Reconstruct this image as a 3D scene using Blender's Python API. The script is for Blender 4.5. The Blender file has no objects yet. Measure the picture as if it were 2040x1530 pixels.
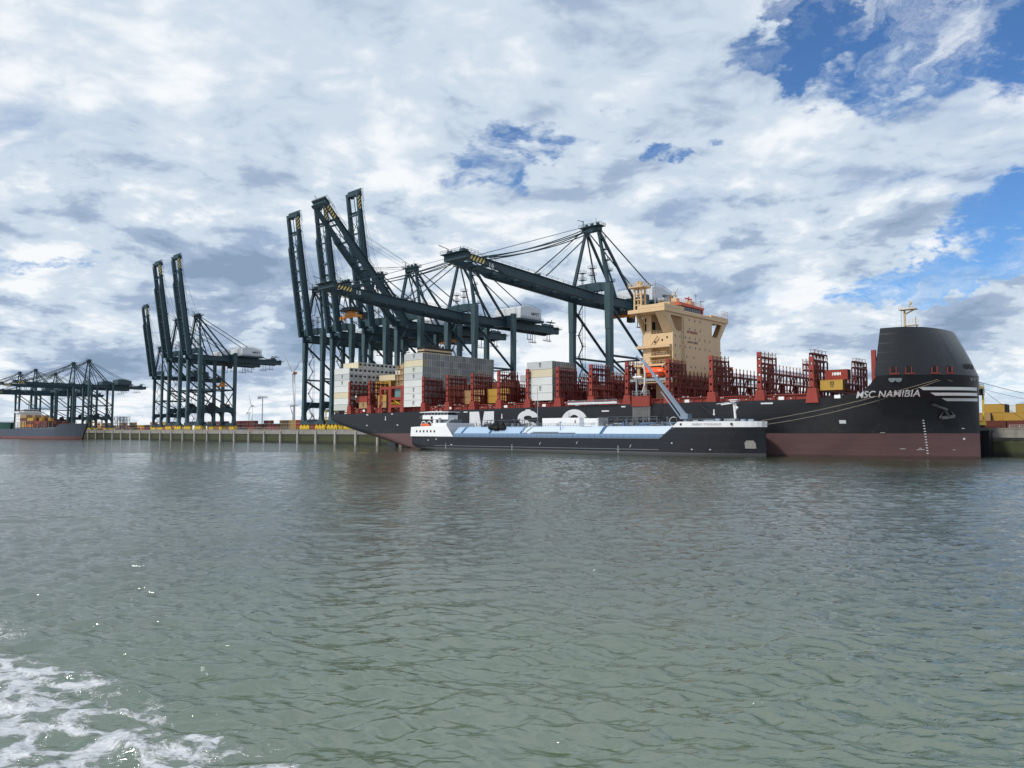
import bpy, math, random, numpy as np
from mathutils import Vector, Matrix, Euler
rad = math.radians
random.seed(7)
scene = bpy.context.scene
COL = scene.collection

# ------------------------------------------------------------------ camera
EYE = 6.4
cam_data = bpy.data.cameras.new('camera')
cam_data.sensor_width = 36.0
cam_data.lens = 1532.0 / 2040.0 * 36.0
cam_data.clip_start = 0.5
cam_data.clip_end = 20000
cam = bpy.data.objects.new('camera', cam_data)
COL.objects.link(cam)
PITCH = math.atan(97.5 / 1532.0)
cam.matrix_world = (Matrix.Translation((0, 0, EYE)) @ Matrix.Rotation(math.pi / 2 + PITCH, 4, 'X')
                    @ Matrix.Rotation(math.atan(0.0025), 4, 'Z'))
scene.camera = cam

# ------------------------------------------------------------------ light
SUN_EL, SUN_AZ = 46.0, -128.0          # azimuth from +Y towards +X
sun_data = bpy.data.lights.new('sun', 'SUN')
sun_data.energy = 3.0
sun_data.angle = rad(4.0)

sun_data.color = (1.0, 0.93, 0.84)
sun = bpy.data.objects.new('sun', sun_data)
COL.objects.link(sun)
sdir = Vector((math.sin(rad(SUN_AZ)) * math.cos(rad(SUN_EL)), math.cos(rad(SUN_AZ)) * math.cos(rad(SUN_EL)), math.sin(rad(SUN_EL))))
sun.rotation_euler = (-sdir).to_track_quat('-Z', 'Y').to_euler()

scene.view_settings.view_transform = 'Standard'
scene.view_settings.look = 'None'
scene.view_settings.exposure = 0.0
scene.view_settings.gamma = 1.0
scene.view_settings.use_curve_mapping = False
scene.cycles.max_bounces = 6
scene.cycles.sample_clamp_indirect = 6.0

# ------------------------------------------------------------------ world
class NG:
    """small helper to chain shader nodes"""
    def __init__(s, tree): s.t = tree; s.n = tree.nodes; s.l = tree.links
    def put(s, sock, v):
        if v is None: return
        if hasattr(v, 'is_output') or hasattr(v, 'links'): s.l.new(v, sock)
        else: sock.default_value = v
    def m(s, op, a=None, b=None, c=None, clamp=False):
        n = s.n.new('ShaderNodeMath'); n.operation = op; n.use_clamp = clamp
        for i, v in enumerate((a, b, c)): s.put(n.inputs[i], v)
        return n.outputs[0]
    def v(s, op, a=None, b=None, sc=None):
        n = s.n.new('ShaderNodeVectorMath'); n.operation = op
        s.put(n.inputs[0], a); s.put(n.inputs[1], b)
        if sc is not None: s.put(n.inputs['Scale'], sc)
        return n.outputs['Value'] if op in ('DOT_PRODUCT', 'LENGTH') else n.outputs[0]
    def noise(s, vec, scale, detail=6, rough=0.5, dist=0.0, col=False, dims='3D', w=None):
        n = s.n.new('ShaderNodeTexNoise'); n.noise_dimensions = dims
        s.put(n.inputs['Vector'], vec)
        n.inputs['Scale'].default_value = scale; n.inputs['Detail'].default_value = detail
        n.inputs['Roughness'].default_value = rough; n.inputs['Distortion'].default_value = dist
        return n.outputs['Color' if col else 'Fac']
    def ramp(s, fac, lo, hi, a=0.0, b=1.0, smooth=True):
        n = s.n.new('ShaderNodeMapRange'); n.interpolation_type = 'SMOOTHSTEP' if smooth else 'LINEAR'
        s.put(n.inputs[0], fac)
        n.inputs[1].default_value = lo; n.inputs[2].default_value = hi
        n.inputs[3].default_value = a; n.inputs[4].default_value = b
        return n.outputs[0]
    def mix(s, fac, a, b):
        n = s.n.new('ShaderNodeMix'); n.data_type = 'RGBA'
        s.put(n.inputs[0], fac)
        for k, v in ((6, a), (7, b)):
            if isinstance(v, tuple): v = v + (1,) if len(v) == 3 else v
            s.put(n.inputs[k], v)
        return n.outputs[2]
    def comb(s, x, y, z):
        n = s.n.new('ShaderNodeCombineXYZ')
        for i, q in enumerate((x, y, z)): s.put(n.inputs[i], q)
        return n.outputs[0]
    def sep(s, v):
        n = s.n.new('ShaderNodeSeparateXYZ'); s.l.new(v, n.inputs[0]); return n.outputs

def build_world():
    w = bpy.data.worlds.new('World'); scene.world = w; w.use_nodes = True
    g = NG(w.node_tree); g.n.clear()
    tc = g.n.new('ShaderNodeTexCoord')
    d = tc.outputs['Generated']
    x, y, z = g.sep(d)
    az = g.m('ARCTAN2', x, y)
    el = g.m('ARCSINE', z)
    zc = g.m('ADD', g.m('MAXIMUM', z, 0.0), 0.16)
    p = g.comb(g.m('DIVIDE', x, zc), g.m('DIVIDE', y, zc), 0.0)
    warp = g.noise(p, 1.1, 4, 0.55, col=True)
    pw = g.v('ADD', p, g.v('SCALE', g.v('SUBTRACT', warp, (0.5, 0.5, 0.5)), sc=0.55))
    # az/el frame with ragged edges for the openings and the heavy banks
    jag = g.noise(g.comb(az, g.m('MULTIPLY', el, 1.6), 0.3), 11.0, 8, 0.62, col=True)
    jx, jy, jz = g.sep(g.v('SUBTRACT', jag, (0.5, 0.5, 0.5)))
    azj = g.m('ADD', az, g.m('MULTIPLY', jx, 0.22)); elj = g.m('ADD', el, g.m('MULTIPLY', jy, 0.15))
    def blob(a0, e0, ra, re, rot=0.0, soft=1.0):
        cr, sr = math.cos(rad(rot)), math.sin(rad(rot))
        da = g.m('SUBTRACT', azj, rad(a0)); de = g.m('SUBTRACT', elj, rad(e0))
        u = g.m('DIVIDE', g.m('ADD', g.m('MULTIPLY', da, cr), g.m('MULTIPLY', de, sr)), rad(ra))
        v = g.m('DIVIDE', g.m('SUBTRACT', g.m('MULTIPLY', de, cr), g.m('MULTIPLY', da, sr)), rad(re))
        r2 = g.m('ADD', g.m('MULTIPLY', u, u), g.m('MULTIPLY', v, v))
        return g.m('SUBTRACT', 1.0, g.ramp(r2, 0.0, 1.6))
    def blobs(lst):
        out = None
        for (a0, e0, ra, re, rot, k) in lst:
            b = g.m('MULTIPLY', blob(a0, e0, ra, re, rot), k)
            out = b if out is None else g.m('ADD', out, b)
        return out
    holes = blobs(HOLES)
    banks = blobs(BANKS)
    big = g.noise(pw, 0.9, 8, 0.50)
    fine = g.noise(pw, 3.4, 8, 0.52)
    det = g.noise(g.v('MULTIPLY', pw, (1.0, 1.7, 1.0)), 9.0, 6, 0.6)
    dens = g.m('ADD', g.m('MULTIPLY', big, 0.58), g.m('ADD', g.m('MULTIPLY', fine, 0.32), g.m('MULTIPLY', det, 0.14)))
    dens = g.m('ADD', 0.5, g.m('MULTIPLY', g.m('SUBTRACT', dens, 0.55), 1.9))
    cover = g.m('SUBTRACT', g.m('ADD', dens, 0.26), g.m('MULTIPLY', holes, 0.40))
    mack = g.noise(g.v('ADD', pw, (3.0, 5.0, 0.0)), 15.0, 5, 0.6)
    cover = g.m('ADD', cover, g.m('MULTIPLY', g.m('MULTIPLY', g.m('SUBTRACT', mack, 0.5), 1.3), g.m('MINIMUM', holes, 1.0)))
    alpha = g.ramp(cover, 0.06, 0.66)
    # thin wisps drawn out across the openings
    wu = g.m('ADD', g.m('MULTIPLY', azj, 0.80), g.m('MULTIPLY', elj, 0.60)); wv = g.m('SUBTRACT', g.m('MULTIPLY', elj, 0.80), g.m('MULTIPLY', azj, 0.60))
    wisp = g.noise(g.comb(g.m('MULTIPLY', wu, 5.0), g.m('MULTIPLY', wv, 17.0), 0.9), 1.0, 8, 0.6)
    alpha = g.m('MAXIMUM', alpha, g.ramp(wisp, 0.42, 0.74, 0.0, 0.8))
    # relief: how much the cloud thickens towards the sun
    off = g.v('ADD', pw, (-0.16, 0.10, 0.0))
    big2 = g.noise(off, 0.9, 8, 0.50); fine2 = g.noise(off, 3.4, 8, 0.52)
    relief = g.m('ADD', g.m('MULTIPLY', g.m('SUBTRACT', big, big2), 1.6), g.m('MULTIPLY', g.m('SUBTRACT', fine, fine2), 0.75))
    puff = g.noise(g.comb(az, g.m('MULTIPLY', el, 2.2), 1.7), 7.0, 8, 0.58, dist=0.3)
    puff2 = g.noise(g.comb(g.m('ADD', az, 0.03), g.m('MULTIPLY', g.m('SUBTRACT', el, 0.02), 2.2), 1.7), 7.0, 8, 0.58, dist=0.3)
    low = g.m('SUBTRACT', 1.0, g.ramp(el, rad(8), rad(26)))
    relief = g.m('ADD', relief, g.m('MULTIPLY', g.m('MULTIPLY', g.m('SUBTRACT', puff2, puff), 1.6), g.m('ADD', 0.35, low)))
    thick = g.ramp(dens, 0.35, 0.75)
    lit = g.m('SUBTRACT', g.m('ADD', 0.77, g.m('MULTIPLY', relief, 1.02)), g.m('MULTIPLY', thick, 0.30))
    bl1 = g.m('ABSOLUTE', g.m('SUBTRACT', g.noise(pw, 2.4, 4, 0.45, dist=0.2), 0.5)); bl2 = g.m('ABSOLUTE', g.m('SUBTRACT', g.noise(g.v('ADD', pw, (9.0, 2.0, 0.0)), 8.0, 5, 0.5, dist=0.2), 0.5))
    lit = g.m('ADD', lit, g.m('ADD', g.m('MULTIPLY', g.m('SUBTRACT', bl1, 0.09), 1.15), g.m('MULTIPLY', g.m('SUBTRACT', bl2, 0.08), 0.65)))
    lit = g.m('SUBTRACT', lit, g.m('MULTIPLY', g.m('MULTIPLY', banks, g.ramp(fine, 0.36, 0.64, 0.55, 1.1)), 0.46))
    lit = g.m('ADD', lit, g.m('MULTIPLY', g.m('SUBTRACT', 1.0, g.ramp(el, rad(0), rad(6))), 0.03))
    lit = g.m('MINIMUM', g.m('MAXIMUM', lit, 0.0), 1.0)
    r = g.n.new('ShaderNodeValToRGB'); g.l.new(lit, r.inputs[0])
    cr = r.color_ramp; cr.interpolation = 'EASE'
    cr.elements[0].position = 0.0; cr.elements[0].color = (0.26, 0.36, 0.50, 1)
    cr.elements[1].position = 1.0; cr.elements[1].color = (0.93, 0.96, 0.99, 1)
    e = cr.elements.new(0.32); e.color = (0.37, 0.47, 0.63, 1)
    e = cr.elements.new(0.62); e.color = (0.62, 0.72, 0.83, 1)
    sky = g.n.new('ShaderNodeTexSky'); sky.sky_type = 'NISHITA'; sky.sun_disc = False
    sky.sun_elevation = rad(SUN_EL); sky.sun_rotation = rad(SUN_AZ)
    sky.air_density = 1.0; sky.dust_density = 0.1; sky.ozone_density = 6.0
    b1 = g.n.new('ShaderNodeBackground'); g.put(b1.inputs[0], g.v('MULTIPLY', sky.outputs[0], (0.80, 1.05, 1.25))); b1.inputs[1].default_value = 0.10
    b2 = g.n.new('ShaderNodeBackground'); g.l.new(r.outputs[0], b2.inputs[0]); b2.inputs[1].default_value = 1.0
    mx = g.n.new('ShaderNodeMixShader'); g.l.new(alpha, mx.inputs[0])
    g.l.new(b1.outputs[0], mx.inputs[1]); g.l.new(b2.outputs[0], mx.inputs[2])
    out = g.n.new('ShaderNodeOutputWorld'); g.l.new(mx.outputs[0], out.inputs[0])

# openings and heavy banks: azimuth, elevation, half widths, rotation (deg), strength
HOLES = [(29.0, 24.2, 9.0, 3.2, -6, 1.6), (34, 27.5, 7, 4, 0, 1.3), (20.5, 26.0, 4.6, 2.0, 20, 1.5), (25, 28.5, 6, 2, 0, 1.2), (24, 27.5, 4.5, 1.8, 0, 0.9), (-1.2, 20.0, 5.0, 2.2, 25, 1.2), (4.5, 21.8, 4.5, 1.2, 8, 0.65), (10.5, 20.5, 1.8, 0.9, 0, 1.3),
         (8.5, 23.2, 2.5, 0.9, 0, 0.6), (33.0, 12.8, 6.0, 2.3, 28, 1.7), (26.5, 9.9, 6.0, 1.5, 12, 1.5), (31, 10.6, 4, 1.4, 10, 1.0), (-31.0, 10.9, 3.6, 0.65, 6, 1.0), (-25.2, 27.6, 1.0, 0.8, 0, 0.7), (15.6, 20.5, 1.1, 0.5, 0, 0.7),
         (150, 35, 40, 14, 0, 1.0), (-140, 30, 30, 10, 0, 0.8)]
BANKS = [(-18.5, 9.4, 6.0, 3.4, -12, 1.0), (-14.0, 8.0, 5, 2.2, 0, 0.6), (-21, 12.5, 5, 1.8, 0, 0.5), (-9.8, 16.6, 4.0, 1.6, -10, 0.55), (-31, 5.2, 7, 1.7, 0, 0.85), (-15, 4.6, 8, 1.5, 0, 0.6), (-32.8, 8.0, 2.2, 0.9, 0, 0.6), (-36, 12, 3.5, 2.6, 0, 0.4),
         (-4.7, 25, 3, 1.6, 0, 0.35), (17, 14.6, 7, 1.6, 6, 0.5), (26, 13.5, 6, 1.6, 20, 0.45), (22, 17.5, 7, 1.5, 15, 0.35), (31.5, 8.2, 3.5, 1.3, 0, 0.6), (29, 4.8, 4.2, 1.1, 10, 0.6), (5, 9, 6, 2.5, 0, 0.2), (14, 9, 5, 2.2, 0, 0.35),
         (-24, 2.4, 14, 1.0, 0, -0.10), (-18.9, 6.8, 1.8, 0.7, 0, -0.5), (-12, 4.5, 4, .7, 0, -0.2), (32.5, 4.0, 2.4, 1.2, 0, -0.4), (2.0, 2.6, 9, 1.7, 0, -0.25), (-20, 20, 9, 4, 0, 0.18)]
build_world()

# ------------------------------------------------------------------ quay frame: u along the quay (grows towards the bow), d away from the camera
TH = rad(43.0)
CU, SU = math.cos(TH), math.sin(TH)
def G(u, d, z=0.0): return Vector((u * CU + d * SU, -u * SU + d * CU, z))

def tag(o, label=None, cat=None, group=None, kind=None):
    if label: o['label'] = label
    if cat: o['category'] = cat
    if group: o['group'] = group
    if kind: o['kind'] = kind
    return o
def thing(name, u, d, z, label, cat, group=None, rot=0.0, scale=1.0):
    o = bpy.data.objects.new(name, None); COL.objects.link(o)
    o.location = G(u, d, z); o.rotation_euler = (0, 0, -TH + rot); o.scale = (scale,) * 3
    o.empty_display_size = 0.5
    return tag(o, label, cat, group)
def place(o, u, d, z, rot=0.0):
    o.location = G(u, d, z); o.rotation_euler = (0, 0, -TH + rot); return o
def dup(root, u, d, z, rot=0.0, scale=None, label=None, group=None):
    r = root.copy(); COL.objects.link(r); place(r, u, d, z, rot)
    if scale: r.scale = (scale,) * 3
    if label: r['label'] = label
    if group: r['group'] = group
    for ch in list(root.children):
        c = ch.copy(); COL.objects.link(c); c.parent = r
        for gch in ch.children:
            q = gch.copy(); COL.objects.link(q); q.parent = c
    return r

class MB:
    """collects shapes; build() links them as one mesh object"""
    def __init__(s): s.v = []; s.f = []; s.mi = []; s.cur = 0
    def add(s, vs, fs):
        b = len(s.v); s.v += [tuple(q) for q in vs]
        s.f += [tuple(i + b for i in f) for f in fs]; s.mi += [s.cur] * len(fs)
    def box(s, x0, x1, y0, y1, z0, z1):
        if x0 > x1: x0, x1 = x1, x0
        if y0 > y1: y0, y1 = y1, y0
        s.add([(x0, y0, z0), (x1, y0, z0), (x1, y1, z0), (x0, y1, z0), (x0, y0, z1), (x1, y0, z1), (x1, y1, z1), (x0, y1, z1)],
              [(3, 2, 1, 0), (4, 5, 6, 7), (0, 1, 5, 4), (1, 2, 6, 5), (2, 3, 7, 6), (3, 0, 4, 7)])
        return s
    def beam(s, p, q, w, h=None, w2=None, h2=None, up=(0, 0, 1)):
        h = h or w; w2 = w2 or w; h2 = h2 or (h if w2 == w else h * w2 / w)
        p, q = Vector(p), Vector(q); a = (q - p).normalized(); up = Vector(up)
        if abs(a.dot(up)) > 0.98: up = Vector((1, 0, 0))
        r = a.cross(up).normalized(); t = r.cross(a)
        vs = [p + r * (i * w / 2) + t * (j * h / 2) for i, j in ((-1, -1), (1, -1), (1, 1), (-1, 1))]
        vs += [q + r * (i * w2 / 2) + t * (j * h2 / 2) for i, j in ((-1, -1), (1, -1), (1, 1), (-1, 1))]
        s.add(vs, [(3, 2, 1, 0), (4, 5, 6, 7), (0, 1, 5, 4), (1, 2, 6, 5), (2, 3, 7, 6), (3, 0, 4, 7)]); return s
    def tube(s, p, q, r, n=8, r2=None, cap=True):
        r2 = r if r2 is None else r2
        p, q = Vector(p), Vector(q); a = (q - p).normalized(); up = Vector((0, 0, 1)) if abs(a.z) < .98 else Vector((1, 0, 0))
        e = a.cross(up).normalized(); t = e.cross(a)
        vs = []
        for c, rr in ((p, r), (q, r2)):
            for k in range(n):
                an = 2 * math.pi * k / n; vs.append(c + e * (math.cos(an) * rr) + t * (math.sin(an) * rr))
        fs = [(k, k + n, (k + 1) % n + n, (k + 1) % n)[::-1] for k in range(n)]
        if cap: fs += [tuple(range(n))[::-1], tuple(range(n, 2 * n))]
        s.add(vs, fs); return s
    def prism(s, pts, axis, a, b):
        """polygon pts extruded along axis ('x','y','z') from a to b"""
        n = len(pts)
        def mk(p, t):
            if axis == 'x': return (t, p[0], p[1])
            if axis == 'y': return (p[0], t, p[1])
            return (p[0], p[1], t)
        vs = [mk(p, a) for p in pts] + [mk(p, b) for p in pts]
        s.add(vs, [(k, (k + 1) % n, (k + 1) % n + n, k + n) for k in range(n)] + [tuple(range(n))[::-1], tuple(range(n, 2 * n))]); return s
    def ring(s, outer, inner, axis, a, b):
        """plate with a hole: outer and inner loops with equal point counts"""
        n = len(outer)
        def mk(p, t):
            if axis == 'x': return (t, p[0], p[1])
            if axis == 'y': return (p[0], t, p[1])
            return (p[0], p[1], t)
        vs = [mk(p, t) for t in (a, b) for L in (outer, inner) for p in L]
        fs = []
        for k in range(n):
            j = (k + 1) % n
            fs += [(k, j, n + j, n + k), (2 * n + k, 3 * n + k, 3 * n + j, 2 * n + j), (k, 2 * n + k, 2 * n + j, j), (n + k, n + j, 3 * n + j, 3 * n + k)]
        s.add(vs, fs); return s
    def rail(s, pts, h=1.1, r=0.035, step=2.0, bars=2):
        """guard rail along a polyline"""
        for a, b in zip(pts, pts[1:]):
            a, b = Vector(a), Vector(b); L = (b - a).length; n = max(1, int(L / step))
            for k in range(n + 1):
                q = a.lerp(b, k / n); s.beam(q, q + Vector((0, 0, h)), r * 1.6)
            for j in range(bars):
                o = Vector((0, 0, h * (j + 1) / bars)); s.beam(a + o, b + o, r * 1.6)
        return s
    def sphere(s, c, r, n=12, m=8, sx=1, sy=1, sz=1):
        vs = []; fs = []
        for i in range(m + 1):
            ph = math.pi * i / m
            for k in range(n):
                an = 2 * math.pi * k / n
                vs.append((c[0] + r * sx * math.sin(ph) * math.cos(an), c[1] + r * sy * math.sin(ph) * math.sin(an), c[2] + r * sz * math.cos(ph)))
        for i in range(m):
            for k in range(n): fs.append((i * n + k, (i + 1) * n + k, (i + 1) * n + (k + 1) % n, i * n + (k + 1) % n))
        s.add(vs, fs); return s
    def mesh(s, name, mats):
        me = bpy.data.meshes.new(name); me.from_pydata(s.v, [], s.f)
        for m in (mats if isinstance(mats, (list, tuple)) else [mats]): me.materials.append(m)
        if isinstance(mats, (list, tuple)) and len(mats) > 1: me.polygons.foreach_set('material_index', s.mi)
        me.update(); return me
    def build(s, name, mats, parent=None, smooth=False, bevel=0.0, origin=None):
        if origin is not None:
            ox, oy, oz = origin; s.v = [(a - ox, b - oy, c - oz) for a, b, c in s.v]
        me = s.mesh(name, mats)
        if smooth: me.polygons.foreach_set('use_smooth', [True] * len(me.polygons))
        o = bpy.data.objects.new(name, me); COL.objects.link(o)
        if parent is not None: o.parent = parent
        if bevel:
            md = o.modifiers.new('bevel', 'BEVEL'); md.width = bevel; md.segments = 2; md.limit_method = 'ANGLE'
        return o

def text_mesh(body, size, offset=0.0, shear=0.0, space=1.0):
    cu = bpy.data.curves.new('lettering', 'FONT'); cu.body = body; cu.size = size; cu.offset = offset; cu.shear = shear
    cu.space_character = space; cu.resolution_u = 4
    o = bpy.data.objects.new('lettering', cu); COL.objects.link(o)
    me = bpy.data.meshes.new_from_object(o.evaluated_get(bpy.context.evaluated_depsgraph_get()))
    bpy.data.objects.remove(o); bpy.data.curves.remove(cu)
    xs = [v.co.x for v in me.vertices]; ys = [v.co.y for v in me.vertices]
    x0, x1, y0, y1 = min(xs), max(xs), min(ys), max(ys)
    vs = [((v.co.x - x0) / (x1 - x0), (v.co.y - y0) / (y1 - y0)) for v in me.vertices]
    fs = [tuple(p.vertices) for p in me.polygons]
    bpy.data.meshes.remove(me)
    return vs, fs, (x1 - x0) / (y1 - y0)
def lettering(body, fmap, mat, parent, name='lettering', **k):
    """fmap((s,t) in 0..1) -> local point; flat letters as a mesh part"""
    vs, fs, _ = text_mesh(body, 1.0, **k)
    mb = MB(); mb.add([fmap(a, b) for a, b in vs], fs)
    return mb.build(name, mat, parent)

# ------------------------------------------------------------------ materials
def new_mat(name):
    m = bpy.data.materials.new(name); m.use_nodes = True
    g = NG(m.node_tree); bs = g.n['Principled BSDF']; return m, g, bs
def paint(name, col, rough=0.55, var=0.12, rust=0.0, rustcol=(0.16, 0.07, 0.035), scale=0.35, spec=0.4, metal=0.0, streak=True, bump=0.02, ribs=0.0, grime=0.25, seams=0.0):
    m, g, bs = new_mat(name)
    tc = g.n.new('ShaderNodeTexCoord'); o = tc.outputs['Object']
    oi = g.n.new('ShaderNodeObjectInfo')
    o = g.v('ADD', o, g.v('SCALE', g.comb(oi.outputs['Random'], oi.outputs['Random'], 0.0), sc=37.0))
    n1 = g.noise(o, scale, 6, 0.6)
    n2 = g.noise(g.v('MULTIPLY', o, (1.0, 1.0, 0.12)) if streak else o, scale * 5, 5, 0.6)
    k = g.m('ADD', g.m('MULTIPLY', g.m('SUBTRACT', n1, 0.5), 2 * var), g.m('MULTIPLY', g.m('SUBTRACT', n2, 0.5), 1.5 * var))
    k = g.m('ADD', k, g.m('MULTIPLY', g.m('SUBTRACT', oi.outputs['Random'], 0.5), var))
    c = g.v('SCALE', tuple(col), sc=g.m('ADD', 1.0, k))
    if grime:
        c = g.mix(g.m('MULTIPLY', g.ramp(n2, 0.56, 0.80), grime), c, (0.5 * col[0] * 0.6 + 0.02, 0.5 * col[1] * 0.6 + 0.018, 0.5 * col[2] * 0.6 + 0.015))
    if rust:
        rn = g.noise(g.v('MULTIPLY', o, (1.0, 1.0, 0.3)), scale * 9, 8, 0.7)
        c = g.mix(g.m('MULTIPLY', g.ramp(rn, 0.62 - rust * 0.12, 0.72), min(1, rust * 1.5)), c, rustcol)
    g.put(bs.inputs['Base Color'], c)
    g.put(bs.inputs['Roughness'], g.m('ADD', rough - 0.08, g.m('MULTIPLY', n2, 0.16)))
    bs.inputs['Specular IOR Level'].default_value = spec; bs.inputs['Metallic'].default_value = metal
    h = g.m('MULTIPLY', n1, 0.3)
    if ribs:
        wx = g.sep(tc.outputs['Object'])[0]
        h = g.m('ADD', h, g.m('MULTIPLY', g.m('SINE', g.m('MULTIPLY', wx, 2 * math.pi / 0.28)), ribs))
    if seams:
        sx, sy, sz = g.sep(tc.outputs['Object'])
        for a_, per in ((sx, 3.1), (sy, 3.1), (sz, 2.4)):
            tri = g.m('ABSOLUTE', g.m('SUBTRACT', g.m('FRACT', g.m('DIVIDE', a_, per)), 0.5))
            h = g.m('ADD', h, g.m('MULTIPLY', g.ramp(tri, 0.0, 0.02, 1.0, 0.0), seams))
        h = g.m('ADD', h, g.m('MULTIPLY', g.noise(tc.outputs['Object'], 0.5, 3, 0.5), seams * 2.5))
    b = g.n.new('ShaderNodeBump'); b.inputs['Strength'].default_value = 1.0; b.inputs['Distance'].default_value = bump
    g.l.new(h, b.inputs['Height']); g.l.new(b.outputs[0], bs.inputs['Normal'])
    return m

M = {}
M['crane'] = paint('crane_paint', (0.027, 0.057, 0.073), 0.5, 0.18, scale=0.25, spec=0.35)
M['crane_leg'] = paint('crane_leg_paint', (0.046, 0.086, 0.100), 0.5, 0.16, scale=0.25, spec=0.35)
M['crane_dark'] = paint('crane_dark_steel', (0.014, 0.02, 0.026), 0.6, 0.2)  # dark steel of the cable reels, cabinets and trolleys
M['cable'] = paint('steel_cable', (0.03, 0.035, 0.04), 0.5, 0.1)
M['yellow'] = paint('machine_yellow', (0.62, 0.43, 0.03), 0.5, 0.12, rust=0.25)
M['orange'] = paint('spreader_orange', (0.55, 0.20, 0.02), 0.5, 0.2, rust=0.3)
M['house_white'] = paint('machinery_house_panel', (0.62, 0.65, 0.68), 0.5, 0.08, scale=0.5)
M['white'] = paint('white_paint', (0.78, 0.80, 0.82), 0.45, 0.05, grime=0.15)
M['grey'] = paint('grey_paint', (0.30, 0.33, 0.36), 0.55, 0.12)
M['mast_grey'] = paint('galvanised_mast', (0.22, 0.24, 0.26), 0.5, 0.1)
M['mid_grey'] = paint('mid_grey_paint', (0.14, 0.16, 0.18), 0.55, 0.12)
M['light_blue'] = paint('light_blue_tank_paint', (0.34, 0.47, 0.62), 0.38, 0.06, scale=0.15, grime=0.12, spec=0.6, bump=0.05)
M['silver'] = paint('insulated_tank_sheet', (0.50, 0.60, 0.72), 0.40, 0.08, scale=0.6, grime=0.1, spec=0.6, bump=0.08)
M['coaming_blue'] = paint('tank_coaming_blue', (0.17, 0.28, 0.42), 0.45, 0.15)
M['anchor'] = paint('anchor_steel', (0.055, 0.06, 0.068), 0.6, 0.2)
M['mast_cream'] = paint('foremast_cream', (0.50, 0.40, 0.24), 0.5, 0.1)
M['blue'] = paint('deck_blue', (0.10, 0.22, 0.42), 0.45, 0.15)
M['steel_blue'] = paint('loading_arm_blue_grey', (0.20, 0.26, 0.34), 0.4, 0.12, spec=0.5)
M['black'] = paint('black_rubber', (0.012, 0.012, 0.013), 0.7, 0.2)
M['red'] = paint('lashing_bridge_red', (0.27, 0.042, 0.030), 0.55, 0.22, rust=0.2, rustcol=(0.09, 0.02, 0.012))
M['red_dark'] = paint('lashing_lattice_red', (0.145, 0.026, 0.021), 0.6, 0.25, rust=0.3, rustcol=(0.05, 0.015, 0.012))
M['cream'] = paint('superstructure_cream', (0.60, 0.43, 0.25), 0.5, 0.09, rust=0.22, rustcol=(0.30, 0.15, 0.07), scale=0.25, grime=0.32, seams=0.5)
M['cream_dark'] = paint('superstructure_dark_cream', (0.40, 0.29, 0.15), 0.6, 0.12)  # darker cream tone of the ladder on the forward face
M['orange_red'] = paint('wheelhouse_orange_red', (0.60, 0.085, 0.035), 0.45, 0.08)
M['lifeboat'] = paint('lifeboat_orange', (0.85, 0.10, 0.02), 0.35, 0.06, grime=0.1)
M['dark'] = paint('dark_opening', (0.010, 0.011, 0.012), 0.6, 0.1)
M['letter'] = paint('white_hull_lettering', (0.62, 0.64, 0.66), 0.5, 0.06, grime=0.25)
M['black_paint'] = paint('black_paint', (0.012, 0.014, 0.018), 0.42, 0.2)
M['rope'] = paint('mooring_rope', (0.30, 0.26, 0.20), 0.8, 0.15)
M['rope_dark'] = paint('dark_mooring_rope', (0.05, 0.05, 0.055), 0.8, 0.15)
M['hose'] = paint('pale_hose', (0.60, 0.60, 0.58), 0.6, 0.1)
CC = {'white': (0.62, 0.65, 0.64), 'light grey': (0.47, 0.50, 0.51), 'pale green grey': (0.50, 0.54, 0.50), 'cream': (0.62, 0.56, 0.40),
      'yellow': (0.42, 0.26, 0.05), 'red': (0.26, 0.035, 0.022), 'brown': (0.12, 0.035, 0.025), 'orange': (0.45, 0.13, 0.03), 'blue': (0.04, 0.10, 0.22), 'tan': (0.34, 0.22, 0.10)}
for k, c in CC.items(): M['c_' + k] = paint('container_' + k.replace(' ', '_'), c, 0.5, 0.10, rust=0.18, ribs=0.5, bump=0.03, grime=0.3)
for k, c in CC.items(): M['d_' + k] = paint('container_door_' + k.replace(' ', '_'), tuple(q * 0.95 for q in c), 0.55, 0.18, rust=0.4, grime=0.6, scale=0.9)
M['bar'] = paint('lock_bar_dark', (0.05, 0.05, 0.05), 0.6, 0.2)  # near-black tone that sets the lock bars off from the doors
def glass(name, col=(0.02, 0.03, 0.04)):
    m, g, bs = new_mat(name); bs.inputs['Base Color'].default_value = (*col, 1); bs.inputs['Roughness'].default_value = 0.08; bs.inputs['Specular IOR Level'].default_value = 0.8
    return m
M['glass'] = glass('dark_window_glass')
M['glass_green'] = glass('green_window_glass', (0.10, 0.22, 0.20))

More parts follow.
